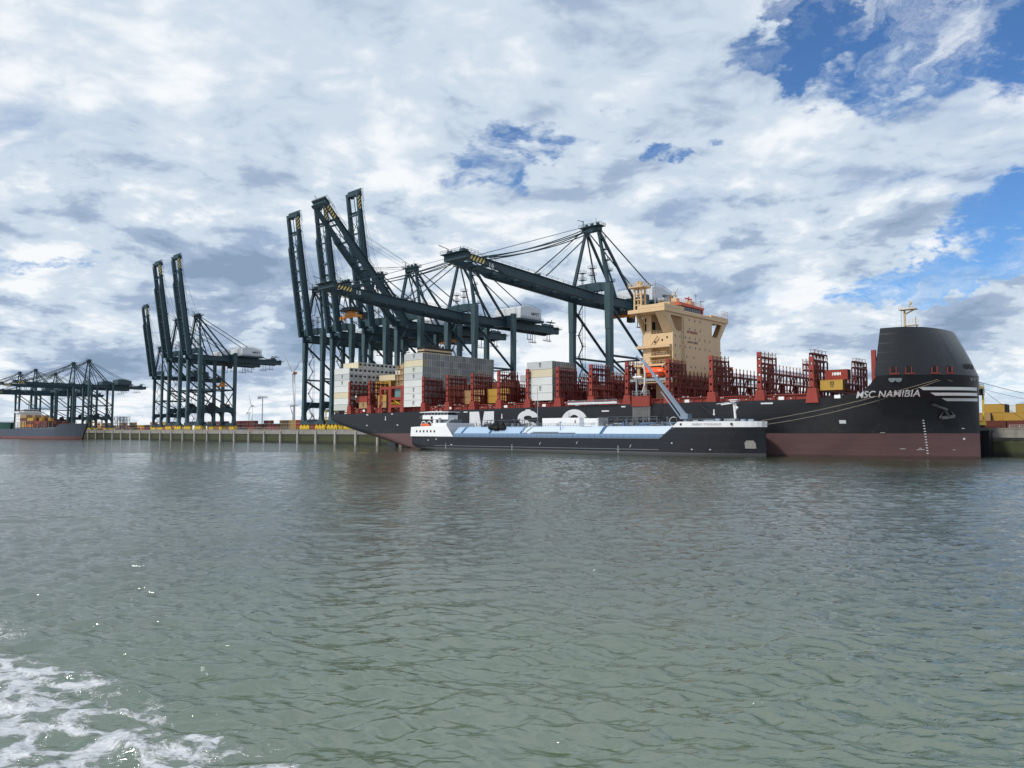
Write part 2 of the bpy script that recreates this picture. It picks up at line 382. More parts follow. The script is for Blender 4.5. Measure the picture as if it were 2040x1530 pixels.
def hull_mat(name, top, boot, z0, slope, rough=0.38, extra=None):
    """black topsides over an antifouling band: the paint line is a real line on the hull"""
    m, g, bs = new_mat(name)
    tc = g.n.new('ShaderNodeTexCoord'); o = tc.outputs['Object']; x, y, z = g.sep(o)
    n1 = g.noise(o, 0.08, 6, 0.6); n2 = g.noise(g.v('MULTIPLY', o, (1, 1, 0.10)), 1.0, 6, 0.65)
    n3 = g.noise(g.v('MULTIPLY', o, (0.08, 0.08, 1.4)), 1.0, 6, 0.65)
    k = g.m('ADD', 0.72, g.m('ADD', g.m('MULTIPLY', n1, 0.3), g.m('MULTIPLY', n2, 0.3)))
    line = g.m('ADD', z0, g.m('MULTIPLY', x, slope))
    f = g.ramp(g.m('SUBTRACT', z, line), -0.04, 0.04)
    topc = g.v('SCALE', top, sc=k)
    scuff = g.ramp(n3, 0.60, 0.75); topc = g.mix(g.m('MULTIPLY', scuff, 0.25), topc, tuple(q * 1.9 + 0.01 for q in top))
    ru = g.noise(g.v('ADD', g.v('MULTIPLY', o, (1.6, 1.0, 0.06)), (5.0, 0.0, 3.0)), 1.0, 7, 0.7)
    topc = g.mix(g.m('MULTIPLY', g.ramp(ru, 0.60, 0.78), 0.45), topc, (0.060, 0.036, 0.026))
    sal = g.noise(g.v('MULTIPLY', o, (0.5, 1.0, 0.5)), 1.0, 7, 0.7)
    topc = g.mix(g.m('MULTIPLY', g.m('MULTIPLY', g.ramp(sal, 0.5, 0.75), g.ramp(g.m('SUBTRACT', z, line), 0.0, 3.5, 1.0, 0.0)), 0.35), topc, (0.075, 0.075, 0.07))
    bootc = g.v('SCALE', boot, sc=g.m('ADD', 0.6, g.m('ADD', g.m('MULTIPLY', n1, 0.35), g.m('MULTIPLY', n3, 0.5))))
    wet = g.ramp(z, 0.25, 0.9, 0.55, 1.0); bootc = g.v('SCALE', bootc, sc=wet)
    g.put(bs.inputs['Base Color'], g.mix(f, bootc, topc))
    g.put(bs.inputs['Roughness'], g.m('ADD', g.m('MULTIPLY', f, rough - 0.62), g.m('ADD', 0.60, g.m('MULTIPLY', n2, 0.08))))
    bs.inputs['Specular IOR Level'].default_value = 0.45
    # weld seams of the plates
    sx = g.m('SINE', g.m('MULTIPLY', x, 2 * math.pi / 11.0)); sz = g.m('SINE', g.m('MULTIPLY', z, 2 * math.pi / 2.9))
    h = g.m('ADD', g.m('MULTIPLY', g.ramp(sx, 0.995, 1.0), 0.3), g.m('ADD', g.m('MULTIPLY', g.ramp(sz, 0.99, 1.0), 0.3), g.m('MULTIPLY', g.noise(o, 0.35, 4, 0.5), 0.9)))
    b = g.n.new('ShaderNodeBump'); b.inputs['Distance'].default_value = 0.05; g.l.new(h, b.inputs['Height']); g.l.new(b.outputs[0], bs.inputs['Normal'])
    return m
M['hull'] = hull_mat('ship_hull_paint', (0.011, 0.0125, 0.017), (0.108, 0.058, 0.060), 6.6, 0.0023)
M['shield'] = paint('bow_shield_paint', (0.018, 0.021, 0.027), 0.36, 0.10, scale=0.08, grime=0.45, spec=0.45, seams=0.4, bump=0.04)
M['tanker_hull'] = hull_mat('tanker_hull_paint', (0.012, 0.014, 0.020), (0.075, 0.08, 0.085), 0.95, 0.0)
M['feeder_hull'] = hull_mat('feeder_hull_paint', (0.05, 0.066, 0.095), (0.15, 0.06, 0.055), 2.2, 0.0, 0.5)
M['green_hull'] = hull_mat('green_hull_paint', (0.02, 0.09, 0.075), (0.12, 0.04, 0.04), 2.4, 0.0, 0.5)

def hazard():
    m, g, bs = new_mat('hazard_stripes'); tc = g.n.new('ShaderNodeTexCoord'); x, y, z = g.sep(tc.outputs['Object'])
    s_ = g.m('FRACT', g.m('ADD', g.m('MULTIPLY', y, 0.62), g.m('MULTIPLY', z, -0.40)))
    g.put(bs.inputs['Base Color'], g.mix(g.m('GREATER_THAN', s_, 0.5), (0.02, 0.025, 0.03), (0.80, 0.62, 0.20))); bs.inputs['Roughness'].default_value = 0.5
    return m
M['hazard'] = hazard()
def concrete():
    m, g, bs = new_mat('quay_concrete'); tc = g.n.new('ShaderNodeTexCoord'); o = tc.outputs['Object']; x, y, z = g.sep(o)
    n = g.noise(o, 0.5, 8, 0.65); st = g.noise(g.v('MULTIPLY', o, (1, 1, 0.12)), 0.9, 7, 0.65)
    c = g.mix(n, (0.17, 0.16, 0.15), (0.32, 0.31, 0.28))
    c = g.mix(g.ramp(st, 0.45, 0.7, 0, 0.55), c, (0.09, 0.085, 0.075))
    wl = g.m('ADD', z, g.m('MULTIPLY', st, 1.4))
    c = g.mix(g.ramp(wl, 4.9, 5.9, 1, 0), c, (0.045, 0.055, 0.022))
    c = g.mix(g.ramp(wl, 1.2, 2.6, 1, 0), c, (0.018, 0.02, 0.014))
    g.put(bs.inputs['Base Color'], c); bs.inputs['Roughness'].default_value = 0.85
    b = g.n.new('ShaderNodeBump'); b.inputs['Distance'].default_value = 0.1; g.l.new(n, b.inputs['Height']); g.l.new(b.outputs[0], bs.inputs['Normal'])
    return m
M['concrete'] = concrete()
M['pillar'] = paint('fender_pillar_concrete', (0.30, 0.29, 0.27), 0.85, 0.2, grime=0.7)
M['asphalt'] = paint('quay_apron', (0.16, 0.15, 0.14), 0.9, 0.2, streak=False)

def water_mat():
    m, g, bs = new_mat('dock_water'); tc = g.n.new('ShaderNodeTexCoord'); o = tc.outputs['Object']; x, y, z = g.sep(o)
    murk = g.noise(g.v('MULTIPLY', o, (0.6, 1.0, 1.0)), 0.05, 5, 0.55)
    c = g.mix(g.ramp(murk, 0.35, 0.65), (0.034, 0.068, 0.018), (0.054, 0.086, 0.030))
    # water churned up by the wake is paler and greener than the undisturbed dock
    churn = g.ramp(g.m('ADD', y, g.m('ADD', g.m('MULTIPLY', g.m('ABSOLUTE', g.m('ADD', x, 3.0)), 0.35), g.m('MULTIPLY', murk, 24.0))), 26, 60, 1.0, 0.0)
    c = g.mix(churn, g.mix(g.ramp(murk, 0.35, 0.65), (0.018, 0.034, 0.013), (0.028, 0.042, 0.020)), c)
    # foam of the wake: a patch of the surface itself, thin lace with holes
    wv = g.noise(o, 0.45, 5, 0.6, col=True)
    q = g.v('ADD', o, g.v('SCALE', g.v('SUBTRACT', wv, (0.5, 0.5, 0.5)), sc=2.2))
    q2 = g.v('MULTIPLY', q, (0.75, 1.25, 1.0))
    vo = g.n.new('ShaderNodeTexVoronoi'); vo.feature = 'DISTANCE_TO_EDGE'; vo.inputs['Scale'].default_value = 0.95; g.l.new(q2, vo.inputs['Vector'])
    lace = g.m('SUBTRACT', 1.0, g.ramp(vo.outputs['Distance'], 0.0, 0.34))
    vo2 = g.n.new('ShaderNodeTexVoronoi'); vo2.feature = 'DISTANCE_TO_EDGE'; vo2.inputs['Scale'].default_value = 3.4; g.l.new(q2, vo2.inputs['Vector'])
    lace2 = g.m('SUBTRACT', 1.0, g.ramp(vo2.outputs['Distance'], 0.0, 0.30))
    fn = g.noise(q, 1.1, 8, 0.65)
    # boundary of the patch runs from (-17,26) to (-4.5,15)
    n_ = g.m('ADD', g.m('MULTIPLY', g.m('ADD', x, 4.2), 0.66), g.m('MULTIPLY', g.m('SUBTRACT', y, 15.6), 0.75))
    edge = g.m('ADD', n_, g.m('MULTIPLY', g.m('SUBTRACT', g.noise(o, 0.28, 4, 0.6), 0.5), 7.5))
    reg = g.ramp(edge, -2.3, 0.5, 1.0, 0.0)
    behind = g.ramp(g.m('ADD', y, g.m('MULTIPLY', x, 0.0)), 26, 31, 1.0, 0.0)
    amt = g.m('ADD', g.m('ADD', g.m('MULTIPLY', lace, 0.42), g.m('MULTIPLY', lace2, 0.16)), g.m('MULTIPLY', fn, 0.75))
    amt = g.m('SUBTRACT', g.m('ADD', amt, g.m('MULTIPLY', g.m('MULTIPLY', reg, behind), 0.62)), 0.62)
    ff = g.noise(g.v('MULTIPLY', q, (0.8, 1.6, 1.0)), 7.0, 6, 0.7)
    amt = g.m('ADD', amt, g.m('MULTIPLY', g.m('SUBTRACT', ff, 0.5), 0.45))
    foam = g.m('MULTIPLY', g.ramp(amt, 0.50, 0.86), g.ramp(ff, 0.3, 0.6, 0.72, 1.0))
    # bits of froth further out
    fl = g.noise(g.v('MULTIPLY', o, (0.7, 1.4, 1.0)), 3.0, 6, 0.7)
    bits = g.m('MULTIPLY', g.ramp(fl, 0.725, 0.76), g.ramp(edge, 0.0, 7.0, 1.0, 0.0))
    foam = g.m('MAXIMUM', foam, g.m('MULTIPLY', bits, 0.8))
    g.put(bs.inputs['Base Color'], g.mix(foam, c, (0.46, 0.49, 0.53)))
    g.put(bs.inputs['Roughness'], g.m('ADD', 0.06, g.m('MULTIPLY', foam, 0.6)))
    bs.inputs['IOR'].default_value = 2.05; bs.inputs['Specular IOR Level'].default_value = 1.0
    def ridge(v, sc, det, ro, di):
        n = g.noise(v, sc, det, ro, dist=di)
        return g.m('SUBTRACT', 1.0, g.m('ABSOLUTE', g.m('MULTIPLY', g.m('SUBTRACT', n, 0.5), 5.0)))
    ov = g.v('MULTIPLY', o, (0.48, 1.25, 1.0))
    h1 = ridge(ov, 1.5, 5, 0.55, 0.5)
    h2 = ridge(g.v('ADD', ov, (13.0, 7.0, 0.0)), 0.55, 3, 0.5, 0.4)
    h3 = g.noise(g.v('MULTIPLY', o, (0.8, 1.3, 1.0)), 5.5, 5, 0.6)
    hh = g.m('ADD', g.m('MULTIPLY', h1, 0.044), g.m('ADD', g.m('MULTIPLY', h2, 0.050), g.m('ADD', g.m('MULTIPLY', h3, 0.016), g.m('MULTIPLY', foam, 0.05))))
    calm = g.noise(g.v('MULTIPLY', o, (0.35, 1.0, 1.0)), 0.02, 4, 0.6)
    b = g.n.new('ShaderNodeBump'); g.put(b.inputs['Strength'], 1.0)
    slick = g.ramp(g.m('DIVIDE', g.m('ABSOLUTE', g.m('ADD', x, g.m('MULTIPLY', y, 0.13))), g.m('ADD', 3.0, g.m('MULTIPLY', y, 0.085))), 0.2, 1.5, 0.55, 1.0)
    g.put(b.inputs['Distance'], g.m('MULTIPLY', slick, g.ramp(calm, 0.35, 0.65, 0.55, 1.15))); g.l.new(hh, b.inputs['Height']); g.l.new(b.outputs[0], bs.inputs['Normal'])
    return m
M['water'] = water_mat()
# ================================================================== WATER
def build_water():
    rng = np.random.RandomState(3)
    na_f = 1150; af = np.linspace(-rad(47), rad(47), na_f)
    ab = np.linspace(rad(47), 2 * math.pi - rad(47), 60)[1:-1]
    ang = np.concatenate([af, ab]); na = len(ang)
    nr = 960; r = np.concatenate([[0.5, 4.0], np.geomspace(10.0, 260.0, nr), np.geomspace(264.0, 900.0, 130), [1400.0, 4000.0]])
    R, A = np.meshgrid(r, ang, indexing='ij')
    X = R * np.sin(A); Y = R * np.cos(A)
    step = np.maximum(np.gradient(r)[:, None] * np.ones_like(A), 0.02)
    coarse = ~((A >= -rad(47)) & (A <= rad(47)))
    step = np.where(coarse, np.maximum(step, R * rad(4.5)), step)
    Z = np.zeros_like(X); DX = np.zeros_like(X); DY = np.zeros_like(X)
    comps = []
    for lam in np.geomspace(0.26, 7.0, 84):
        th = rng.normal(rad(86), rad(27)); slope = (0.066 if lam < 1.1 else 0.050 if lam < 2.6 else 0.012) * rng.uniform(0.6, 1.4)
        comps.append((lam, th, slope, 0))
    for lam, th, sl in ((3.1, 62, .085), (3.9, 58, .06), (2.3, 66, .05), (3.3, 112, .075), (2.6, 118, .05), (4.6, 108, .05), (1.7, 60, .045), (1.5, 115, .045), (5.5, 64, .04)):
        comps.append((lam, rad(th), sl, 1))
    # the wake: a broad lobe running away from the boat
    lobe = np.exp(-((X - 0.02 * Y - 2.0) / (9 + 0.14 * Y)) ** 2) * np.exp(-(Y / 85.0) ** 2) + 0.15
    gust = 0.8 + 0.35 * np.sin(X * 0.031 + 1.3 + 0.8 * np.sin(Y * 0.02)) * np.sin(Y * 0.045 + 0.4 + np.sin(X * 0.03))
    band = np.exp(-((X + 0.13 * Y) / (3.0 + 0.085 * np.abs(Y))) ** 2) * np.clip((Y - 14) / 18, 0, 1)
    gust = gust * (1 - 0.45 * band)
    for lam, th, slope, kind in comps:
        k = 2 * math.pi / lam; a = slope / k; ph = rng.uniform(0, 6.28)
        w = np.clip((lam / step - 2.0) / 2.0, 0, 1) * gust
        if kind: w = w * lobe * 0.55
        mod = 0.75 + 0.5 * np.sin(X * (0.35 / lam) * math.cos(th + 1.2) + Y * (0.35 / lam) * math.sin(th + 1.2) + ph * 3)
        q = k * (X * math.cos(th) + Y * math.sin(th)) + ph + 0.5 * np.sin(0.21 * k * (-X * math.sin(th) + Y * math.cos(th)) + ph * 2)
        Z += a * w * mod * np.sin(q)
        DX += 0.32 * a * w * mod * math.cos(th) * np.cos(q); DY += 0.32 * a * w * mod * math.sin(th) * np.cos(q)
    co = np.stack([X + DX, Y + DY, Z], -1).reshape(-1, 3).astype(np.float32)
    n0 = len(r)
    i, j = np.meshgrid(np.arange(n0 - 1), np.arange(na), indexing='ij'); j2 = (j + 1) % na
    f = np.stack([i * na + j, i * na + j2, (i + 1) * na + j2, (i + 1) * na + j], -1).reshape(-1, 4)[:, ::-1]
    me = bpy.data.meshes.new('dock_water'); me.vertices.add(len(co)); me.vertices.foreach_set('co', co.ravel())
    me.loops.add(f.size); me.loops.foreach_set('vertex_index', f.ravel().astype(np.int32))
    me.polygons.add(len(f)); me.polygons.foreach_set('loop_start', np.arange(0, f.size, 4, dtype=np.int32))
    me.polygons.foreach_set('loop_total', np.full(len(f), 4, dtype=np.int32)); me.polygons.foreach_set('use_smooth', np.ones(len(f), bool))
    me.update(calc_edges=True); me.materials.append(M['water'])
    o = bpy.data.objects.new('water', me); COL.objects.link(o); tag(o, kind='structure')
build_water()

# ================================================================== QUAY
QD, QZ = 256.0, 7.9
root_rot = -TH
def quay_frame(o): o.rotation_euler = (0, 0, -TH); return o
gm = MB(); gm.add([(-3500, QD + 1.5, QZ - 0.004), (1500, QD + 1.5, QZ - 0.004), (1500, 5000, QZ - 0.004), (-3500, 5000, QZ - 0.004)], [(0, 1, 2, 3)])
tag(quay_frame(gm.build('ground', M['asphalt'])), kind='structure')
wl = MB()
wl.box(-2400, 700, QD, QD + 1.5, 5.4, QZ)                      # capping beam
wl.box(-2400, 700, QD + 0.9, QD + 2.2, -6, 5.4)                # face set back below it
wl.box(-2400, 700, QD - 0.12, QD + 0.5, QZ + 0.0, QZ + 0.28)   # kerb on the edge
qw = quay_frame(wl.build('quay_wall', M['concrete']))
tag(qw, 'long grey concrete quay wall with dark mossy lower band under the cranes', 'quay wall')
for u in np.arange(-1500, 60, 20.0):
    if not (-1000 < u < -290 or u > -60): continue
    p = MB(); p.box(u - 0.9 + 2, u + 0.9 + 2, QD - 0.5, QD + 0.86, -4, 7.3); p.box(u + 1.35, u + 2.65, QD - 0.7, QD - 0.5, -3, 6.8)
    p.build('fender_pillar', M['pillar'], qw)

# dark steel landing stage against the quay beside the bow
ls = MB(); ls.box(-18, 0, -2.0, 2.6, -3, 6.9); ls.box(-18.1, 0.1, -2.1, 2.7, 6.9, 7.4)
for k in range(6): ls.box(-17.4 + 3.2 * k, -17.0 + 3.2 * k, -2.25, -2.0, -2, 6.6)
t = ls.build('fender_frame', M['black_paint']); place(t, -49.8, 252.6, 0)
tag(t, 'dark steel fender block standing against the quay wall beside the bow', 'fender')

# ================================================================== CRANES
def crane_frame_parts(leg_m, m, house_m):
    """fixed parts of a ship-to-shore crane; local x along the quay, y = d-262, z above the quay level"""
    P = []
    z0 = -QZ
    def Z(z): return z + z0
    A = 9.75; LS = 28.0
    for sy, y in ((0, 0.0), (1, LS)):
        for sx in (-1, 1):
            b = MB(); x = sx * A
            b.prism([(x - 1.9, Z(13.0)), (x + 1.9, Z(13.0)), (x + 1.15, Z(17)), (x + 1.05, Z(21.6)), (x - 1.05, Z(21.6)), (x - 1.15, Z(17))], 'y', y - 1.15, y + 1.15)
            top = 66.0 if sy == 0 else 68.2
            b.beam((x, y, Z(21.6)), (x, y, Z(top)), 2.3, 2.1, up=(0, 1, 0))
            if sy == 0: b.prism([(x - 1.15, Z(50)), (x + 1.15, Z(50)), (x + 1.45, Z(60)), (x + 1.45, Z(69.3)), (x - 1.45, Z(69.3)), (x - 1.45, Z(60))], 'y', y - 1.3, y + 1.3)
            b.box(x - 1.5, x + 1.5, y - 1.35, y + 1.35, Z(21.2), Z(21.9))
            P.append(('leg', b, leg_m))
    b = MB()
    for y in (0, LS): b.box(-A - 3.2, A + 3.2, y - 0.95, y + 0.95, Z(11.4), Z(13.6))
    for sx in (-1, 1):
        x = sx * A
        b.prism([(1.2, Z(21.7)), (LS - 1.2, Z(21.7)), (LS - 1.2, Z(25.2)), (1.2, Z(25.2))], 'x', x - 0.8, x + 0.8)
        # rounded corners under the portal beam
        b.prism([(1.2, Z(18.2)), (1.2, Z(21.7)), (5.0, Z(21.7)), (2.4, Z(20.8))], 'x', x - 0.78, x + 0.78)
        b.prism([(LS - 1.2, Z(18.2)), (LS - 1.2, Z(21.7)), (LS - 5.0, Z(21.7)), (LS - 2.4, Z(20.8))], 'x', x - 0.78, x + 0.78)
    for y in (LS,): b.box(-A + 1.2, A - 1.2, y - 0.8, y + 0.8, Z(22.0), Z(24.6))
    P.append(('sill_beam', b, m))
    b = MB()
    for sx in (-1, 1):
        x = sx * A
        b.tube((x, 1, Z(60)), (x, LS - 1, Z(39.5)), 0.62, 10)
        b.tube((x, 1, Z(39)), (x, LS - 1, Z(39)), 0.5, 10)
        b.tube((x, 1, Z(38.2)), (x, LS - 1, Z(24.5)), 0.55, 10)
    b.tube((-A + 1, LS, Z(39)), (A - 1, LS, Z(39)), 0.4, 8); b.tube((-A + 1, LS, Z(38)), (A - 1, LS, Z(25)), 0.38, 8); b.tube((A - 1, LS, Z(38)), (-A + 1, LS, Z(25)), 0.38, 8)
    P.append(('brace', b, m))
    b = MB()
    b.prism([(-A - 1.4, Z(66.6)), (A + 1.4, Z(66.6)), (A + 1.4, Z(69.6)), (4.5, Z(70.4)), (-4.5, Z(70.4)), (-A - 1.4, Z(69.6))], 'y', -1.0, 1.0)
    b.box(-A + 1, A - 1, LS - 1.0, LS + 1.0, Z(62.0), Z(65.4)); b.box(-A - 1.2, A + 1.2, LS - 1.1, LS + 1.1, Z(65.4), Z(67.4))
    P.append(('portal_beam', b, m))
    # fixed twin girder reaching back over the landside rail
    b = MB()
    for sx in (-1, 1):
        b.box(sx * 4.6 - 0.75, sx * 4.6 + 0.75, -5.0, 70.0, Z(61.6), Z(65.3))
        b.box(sx * 3.3 - 0.25, sx * 3.3 + 0.25, -5, 70, Z(61.9), Z(62.2))
        b.rail([(sx * 5.9, -4, Z(65.3)), (sx * 5.9, 69, Z(65.3))], 1.1, 0.05, 4.0)
        b.box(sx * 5.35, sx * 6.0, -4, 70, Z(65.15), Z(65.3))
    for y in (-3, 12, 44, 58, 69): b.box(-4.0, 4.0, y - 0.6, y + 0.6, Z(63.2), Z(65.0))
    b.box(-5.4, 5.4, 68.8, 70.4, Z(62.0), Z(65.6)); b.box(-6, 6, 66, 72.5, Z(64.4), Z(64.6)); b.rail([(-6, 72.4, Z(64.6)), (6, 72.4, Z(64.6))], 1.1, 0.05)
    b.box(-4.8, 5.0, 62, 66, Z(65.4), Z(66.6)); b.box(-3, -1, 66, 68, Z(65.4), Z(68)); b.box(2, 4, 63, 69, Z(68), Z(68.4))
    for sx in (-1, 1): b.tube((sx * 3, 64, Z(65)), (sx * 3, 67, Z(69.5)), 0.25, 6)
    # maintenance gantry hanging under the rear end
    for x, y in ((5.4, 44), (5.4, 60), (-5.4, 44), (-5.4, 60)):
        b.beam((x, y, Z(61.6)), (x, y, Z(56.8)), 0.25)
        b.beam((x, y + 2.2, Z(61.6)), (x, y + 2.2, Z(56.8)), 0.2)
    for x in (5.4, -5.4):
        b.box(x - 0.7, x + 0.7, 43.6, 47, Z(56.6), Z(56.8)); b.box(x - 0.7, x + 0.7, 57, 63, Z(57), Z(57.2)); b.rail([(x, 57, Z(57.2)), (x, 63, Z(57.2))], 1.0, 0.05, 1.5)
    P.append(('girder', b, m))
    # apex frame
    b = MB()
    for sx in (-1, 1):
        b.beam((sx * (A - 0.5), 0.2, Z(69.5)), (sx * 3.3, 1.5, Z(94)), 1.35, 1.35, 1.0, 1.0)
        b.beam((sx * 3.2, 2.0, Z(93.5)), (sx * 4.8, 27, Z(65.4)), 0.95, 0.95)
        b.tube((sx * 3.0, 1.5, Z(92.5)), (sx * 4.8, 12.5, Z(65.4)), 0.38, 8)
    b.box(-4.4, 4.4, 0.4, 2.8, Z(93.2), Z(95.2)); b.box(-5.6, 5.6, -0.8, 3.8, Z(95.2), Z(95.4))
    b.rail([(-5.6, -0.8, Z(95.4)), (5.6, -0.8, Z(95.4)), (5.6, 3.8, Z(95.4)), (-5.6, 3.8, Z(95.4))], 1.2, 0.06, 1.5)
    for x in (-3, 0, 3): b.tube((x - 0.3, 1.6, Z(96.3)), (x + 0.3, 1.6, Z(96.3)), 0.9, 12); b.box(x - 0.5, x + 0.5, 0.9, 2.3, Z(95.4), Z(96.3))
    b.beam((-4.5, 1, Z(95.4)), (-4.5, 1, Z(98.8)), 0.3); b.beam((-4.5, 1, Z(98.6)), (-7.3, 0.5, Z(99.6)), 0.25); b.beam((2.5, 1, Z(95.4)), (2.5, 1, Z(99)), 0.12)
    P.append(('apex_frame', b, m))
    # back stays
    b = MB()
    for sx in (-1, 1):
        b.tube((sx * 3.3, 2, Z(94.6)), (sx * 5.2, 57, Z(65.5)), 0.28, 6); 
        b.tube((sx * 5.0, 40, Z(74.6)), (sx * 5.0, 39, Z(66)), 0.09, 5); b.tube((sx * 5.0, 40, Z(74.6)), (sx * 5.0, 42, Z(66)), 0.09, 5)
    P.append(('back_stay', b, m))
    # machinery house
    b = MB()
    hx, y0, y1 = 9.4, 34.0, 50.5
    b.prism([(y0, Z(66.9)), (y1, Z(66.9)), (y1, Z(71.6)), (y0 + 8.5, Z(73.6)), (y0 + 3.0, Z(73.6)), (y0, Z(72.6))], 'x', -hx, hx)
    b.box(-hx - 0.05, hx + 0.05, y0 - 0.15, y0, Z(66.9), Z(72.4))
    P.append(('machinery_house', b, house_m))
    b = MB()
    b.box(-hx - 1, hx + 1, y0 - 1.0, y1 + 1.2, Z(65.8), Z(66.8))
    b.rail([(hx + 0.9, y0 - 1, Z(66.8)), (hx + 0.9, y1 + 1, Z(66.8))], 1.1, 0.05, 1.5)
    b.rail([(-hx, y0 + 0.2, Z(72.8)), (hx, y0 + 0.2, Z(72.8)), (hx, y0 + 3, Z(73.7)), (hx, y0 + 8.5, Z(73.7)), (hx, y1, Z(71.7))], 1.0, 0.045, 1.5)
    b.box(-7, 7, y0 + 2, y1 - 2, Z(65.3), Z(65.8))
    P.append(('house_platform', b, m))
    # stair towers up the waterside leg and the apex frame
    b = MB()
    x = -A + 2.2
    zz = 12.0; k = 0
    while zz < 62:
        y_a, y_b = (1.4, 4.4) if k % 2 == 0 else (4.4, 1.4)
        b.beam((x, y_a, Z(zz)), (x, y_b, Z(zz + 4.6)), 0.7, 0.14); b.box(x - 0.7, x + 0.9, y_b - 0.8, y_b + 0.8, Z(zz + 4.55), Z(zz + 4.7))
        b.rail([(x + 0.9, y_b - 0.8, Z(zz + 4.7)), (x + 0.9, y_b + 0.8, Z(zz + 4.7))], 1.1, 0.04, 0.8)
        b.beam((x + 0.35, y_a, Z(zz + 1.0)), (x + 0.35, y_b, Z(zz + 5.6)), 0.07)
        b.beam((x - 0.6, 5.0, Z(zz)), (x - 0.6, 5.0, Z(zz + 4.6)), 0.12); b.beam((x + 0.8, 5.0, Z(zz)), (x + 0.8, 5.0, Z(zz + 4.6)), 0.12)
        zz += 4.6; k += 1
    P.append(('stairs', b, m))
    b = MB()
    for k in range(5):
        f = k / 5; za = 70 + 24 * f; xa = A - 0.5 - (A - 3.8) * f
        b.box(xa - 0.2, xa + 1.7, 0.6, 3.0, Z(za + 0.2), Z(za + 0.35)); b.rail([(xa + 1.7, 0.6, Z(za + 0.35)), (xa + 1.7, 3.0, Z(za + 0.35)), (xa, 3.0, Z(za + 0.35))], 1.0, 0.05, 1.0)
        b.beam((xa + 1.0, 2.4, Z(za + 0.3)), (xa - 0.2, 1.4, Z(za + 5)), 0.5, 0.1)
    P.append(('apex_ladder', b, m))
    # cable reel and switch cabins at portal level
    b = MB(); b.tube((A + 1.3, 9.0, Z(25.5)), (A + 2.3, 9.0, Z(25.5)), 3.4, 28); b.tube((A + 1.0, 9.0, Z(25.5)), (A + 2.6, 9.0, Z(25.5)), 0.8, 12)
    for k in range(8):
        a = k * math.pi / 4; b.beam((A + 2.35, 9.0, Z(25.5)), (A + 2.35, 9 + 3.2 * math.cos(a), Z(25.5) + 3.2 * math.sin(a)), 0.14, 0.1, up=(1, 0, 0))
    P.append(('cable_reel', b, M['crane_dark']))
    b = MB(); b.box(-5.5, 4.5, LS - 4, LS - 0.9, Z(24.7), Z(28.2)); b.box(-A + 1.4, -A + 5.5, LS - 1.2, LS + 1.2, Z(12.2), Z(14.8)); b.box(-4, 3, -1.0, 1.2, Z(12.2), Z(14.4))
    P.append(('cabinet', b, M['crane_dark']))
    # floodlight masts on the girder
    for x, h in ((-6.5, 11), (-1.2, 12.5)):
        b = MB()
        y = 3.0
        for dx, dy in ((-.4, -.4), (.4, -.4), (.4, .4), (-.4, .4)): b.beam((x + dx, y + dy, Z(65.3)), (x + dx, y + dy, Z(65.3 + h)), 0.12)
        for q in range(int(h)): b.beam((x - .4, y - .4, Z(65.5 + q)), (x + .4, y - .4, Z(66.4 + q)), 0.08); b.beam((x + .4, y - .4, Z(65.5 + q)), (x + .4, y + .4, Z(66.4 + q)), 0.08)
        for q in (0, 3.0):
            b.box(x - 1.3, x + 1.3, y - 1.3, y + 1.3, Z(65.2 + h - q), Z(65.35 + h - q)); b.rail([(x - 1.3, y - 1.3, Z(65.35 + h - q)), (x + 1.3, y - 1.3, Z(65.35 + h - q)), (x + 1.3, y + 1.3, Z(65.35 + h - q))], 1.0, 0.06, 1.0)
        P.append(('light_mast', b, M['mast_grey']))
    # yellow travel bogies
    for y in (0, LS):
        for sx in (-1, 1):
            b = MB()
            for c in (-3.6, 0.2, 4.0):
                xx = sx * (A - 1.2) + c * 0.95
                b.prism([(xx - 1.7, Z(8.7)), (xx + 1.7, Z(8.7)), (xx + 1.55, Z(9.5)), (xx + 0.5, Z(11.4)), (xx - 0.5, Z(11.4)), (xx - 1.55, Z(9.5))], 'y', y - 0.5, y + 0.5); b.box(xx - 1.9, xx + 1.9, y - .6, y + .6, Z(9.3), Z(9.75))
                for w in (-1.1, 1.1): b.tube((xx + w, y - 0.5, Z(8.35)), (xx + w, y + 0.5, Z(8.35)), 0.42, 10)
            P.append(('bogie', b, M['yellow']))
    return P

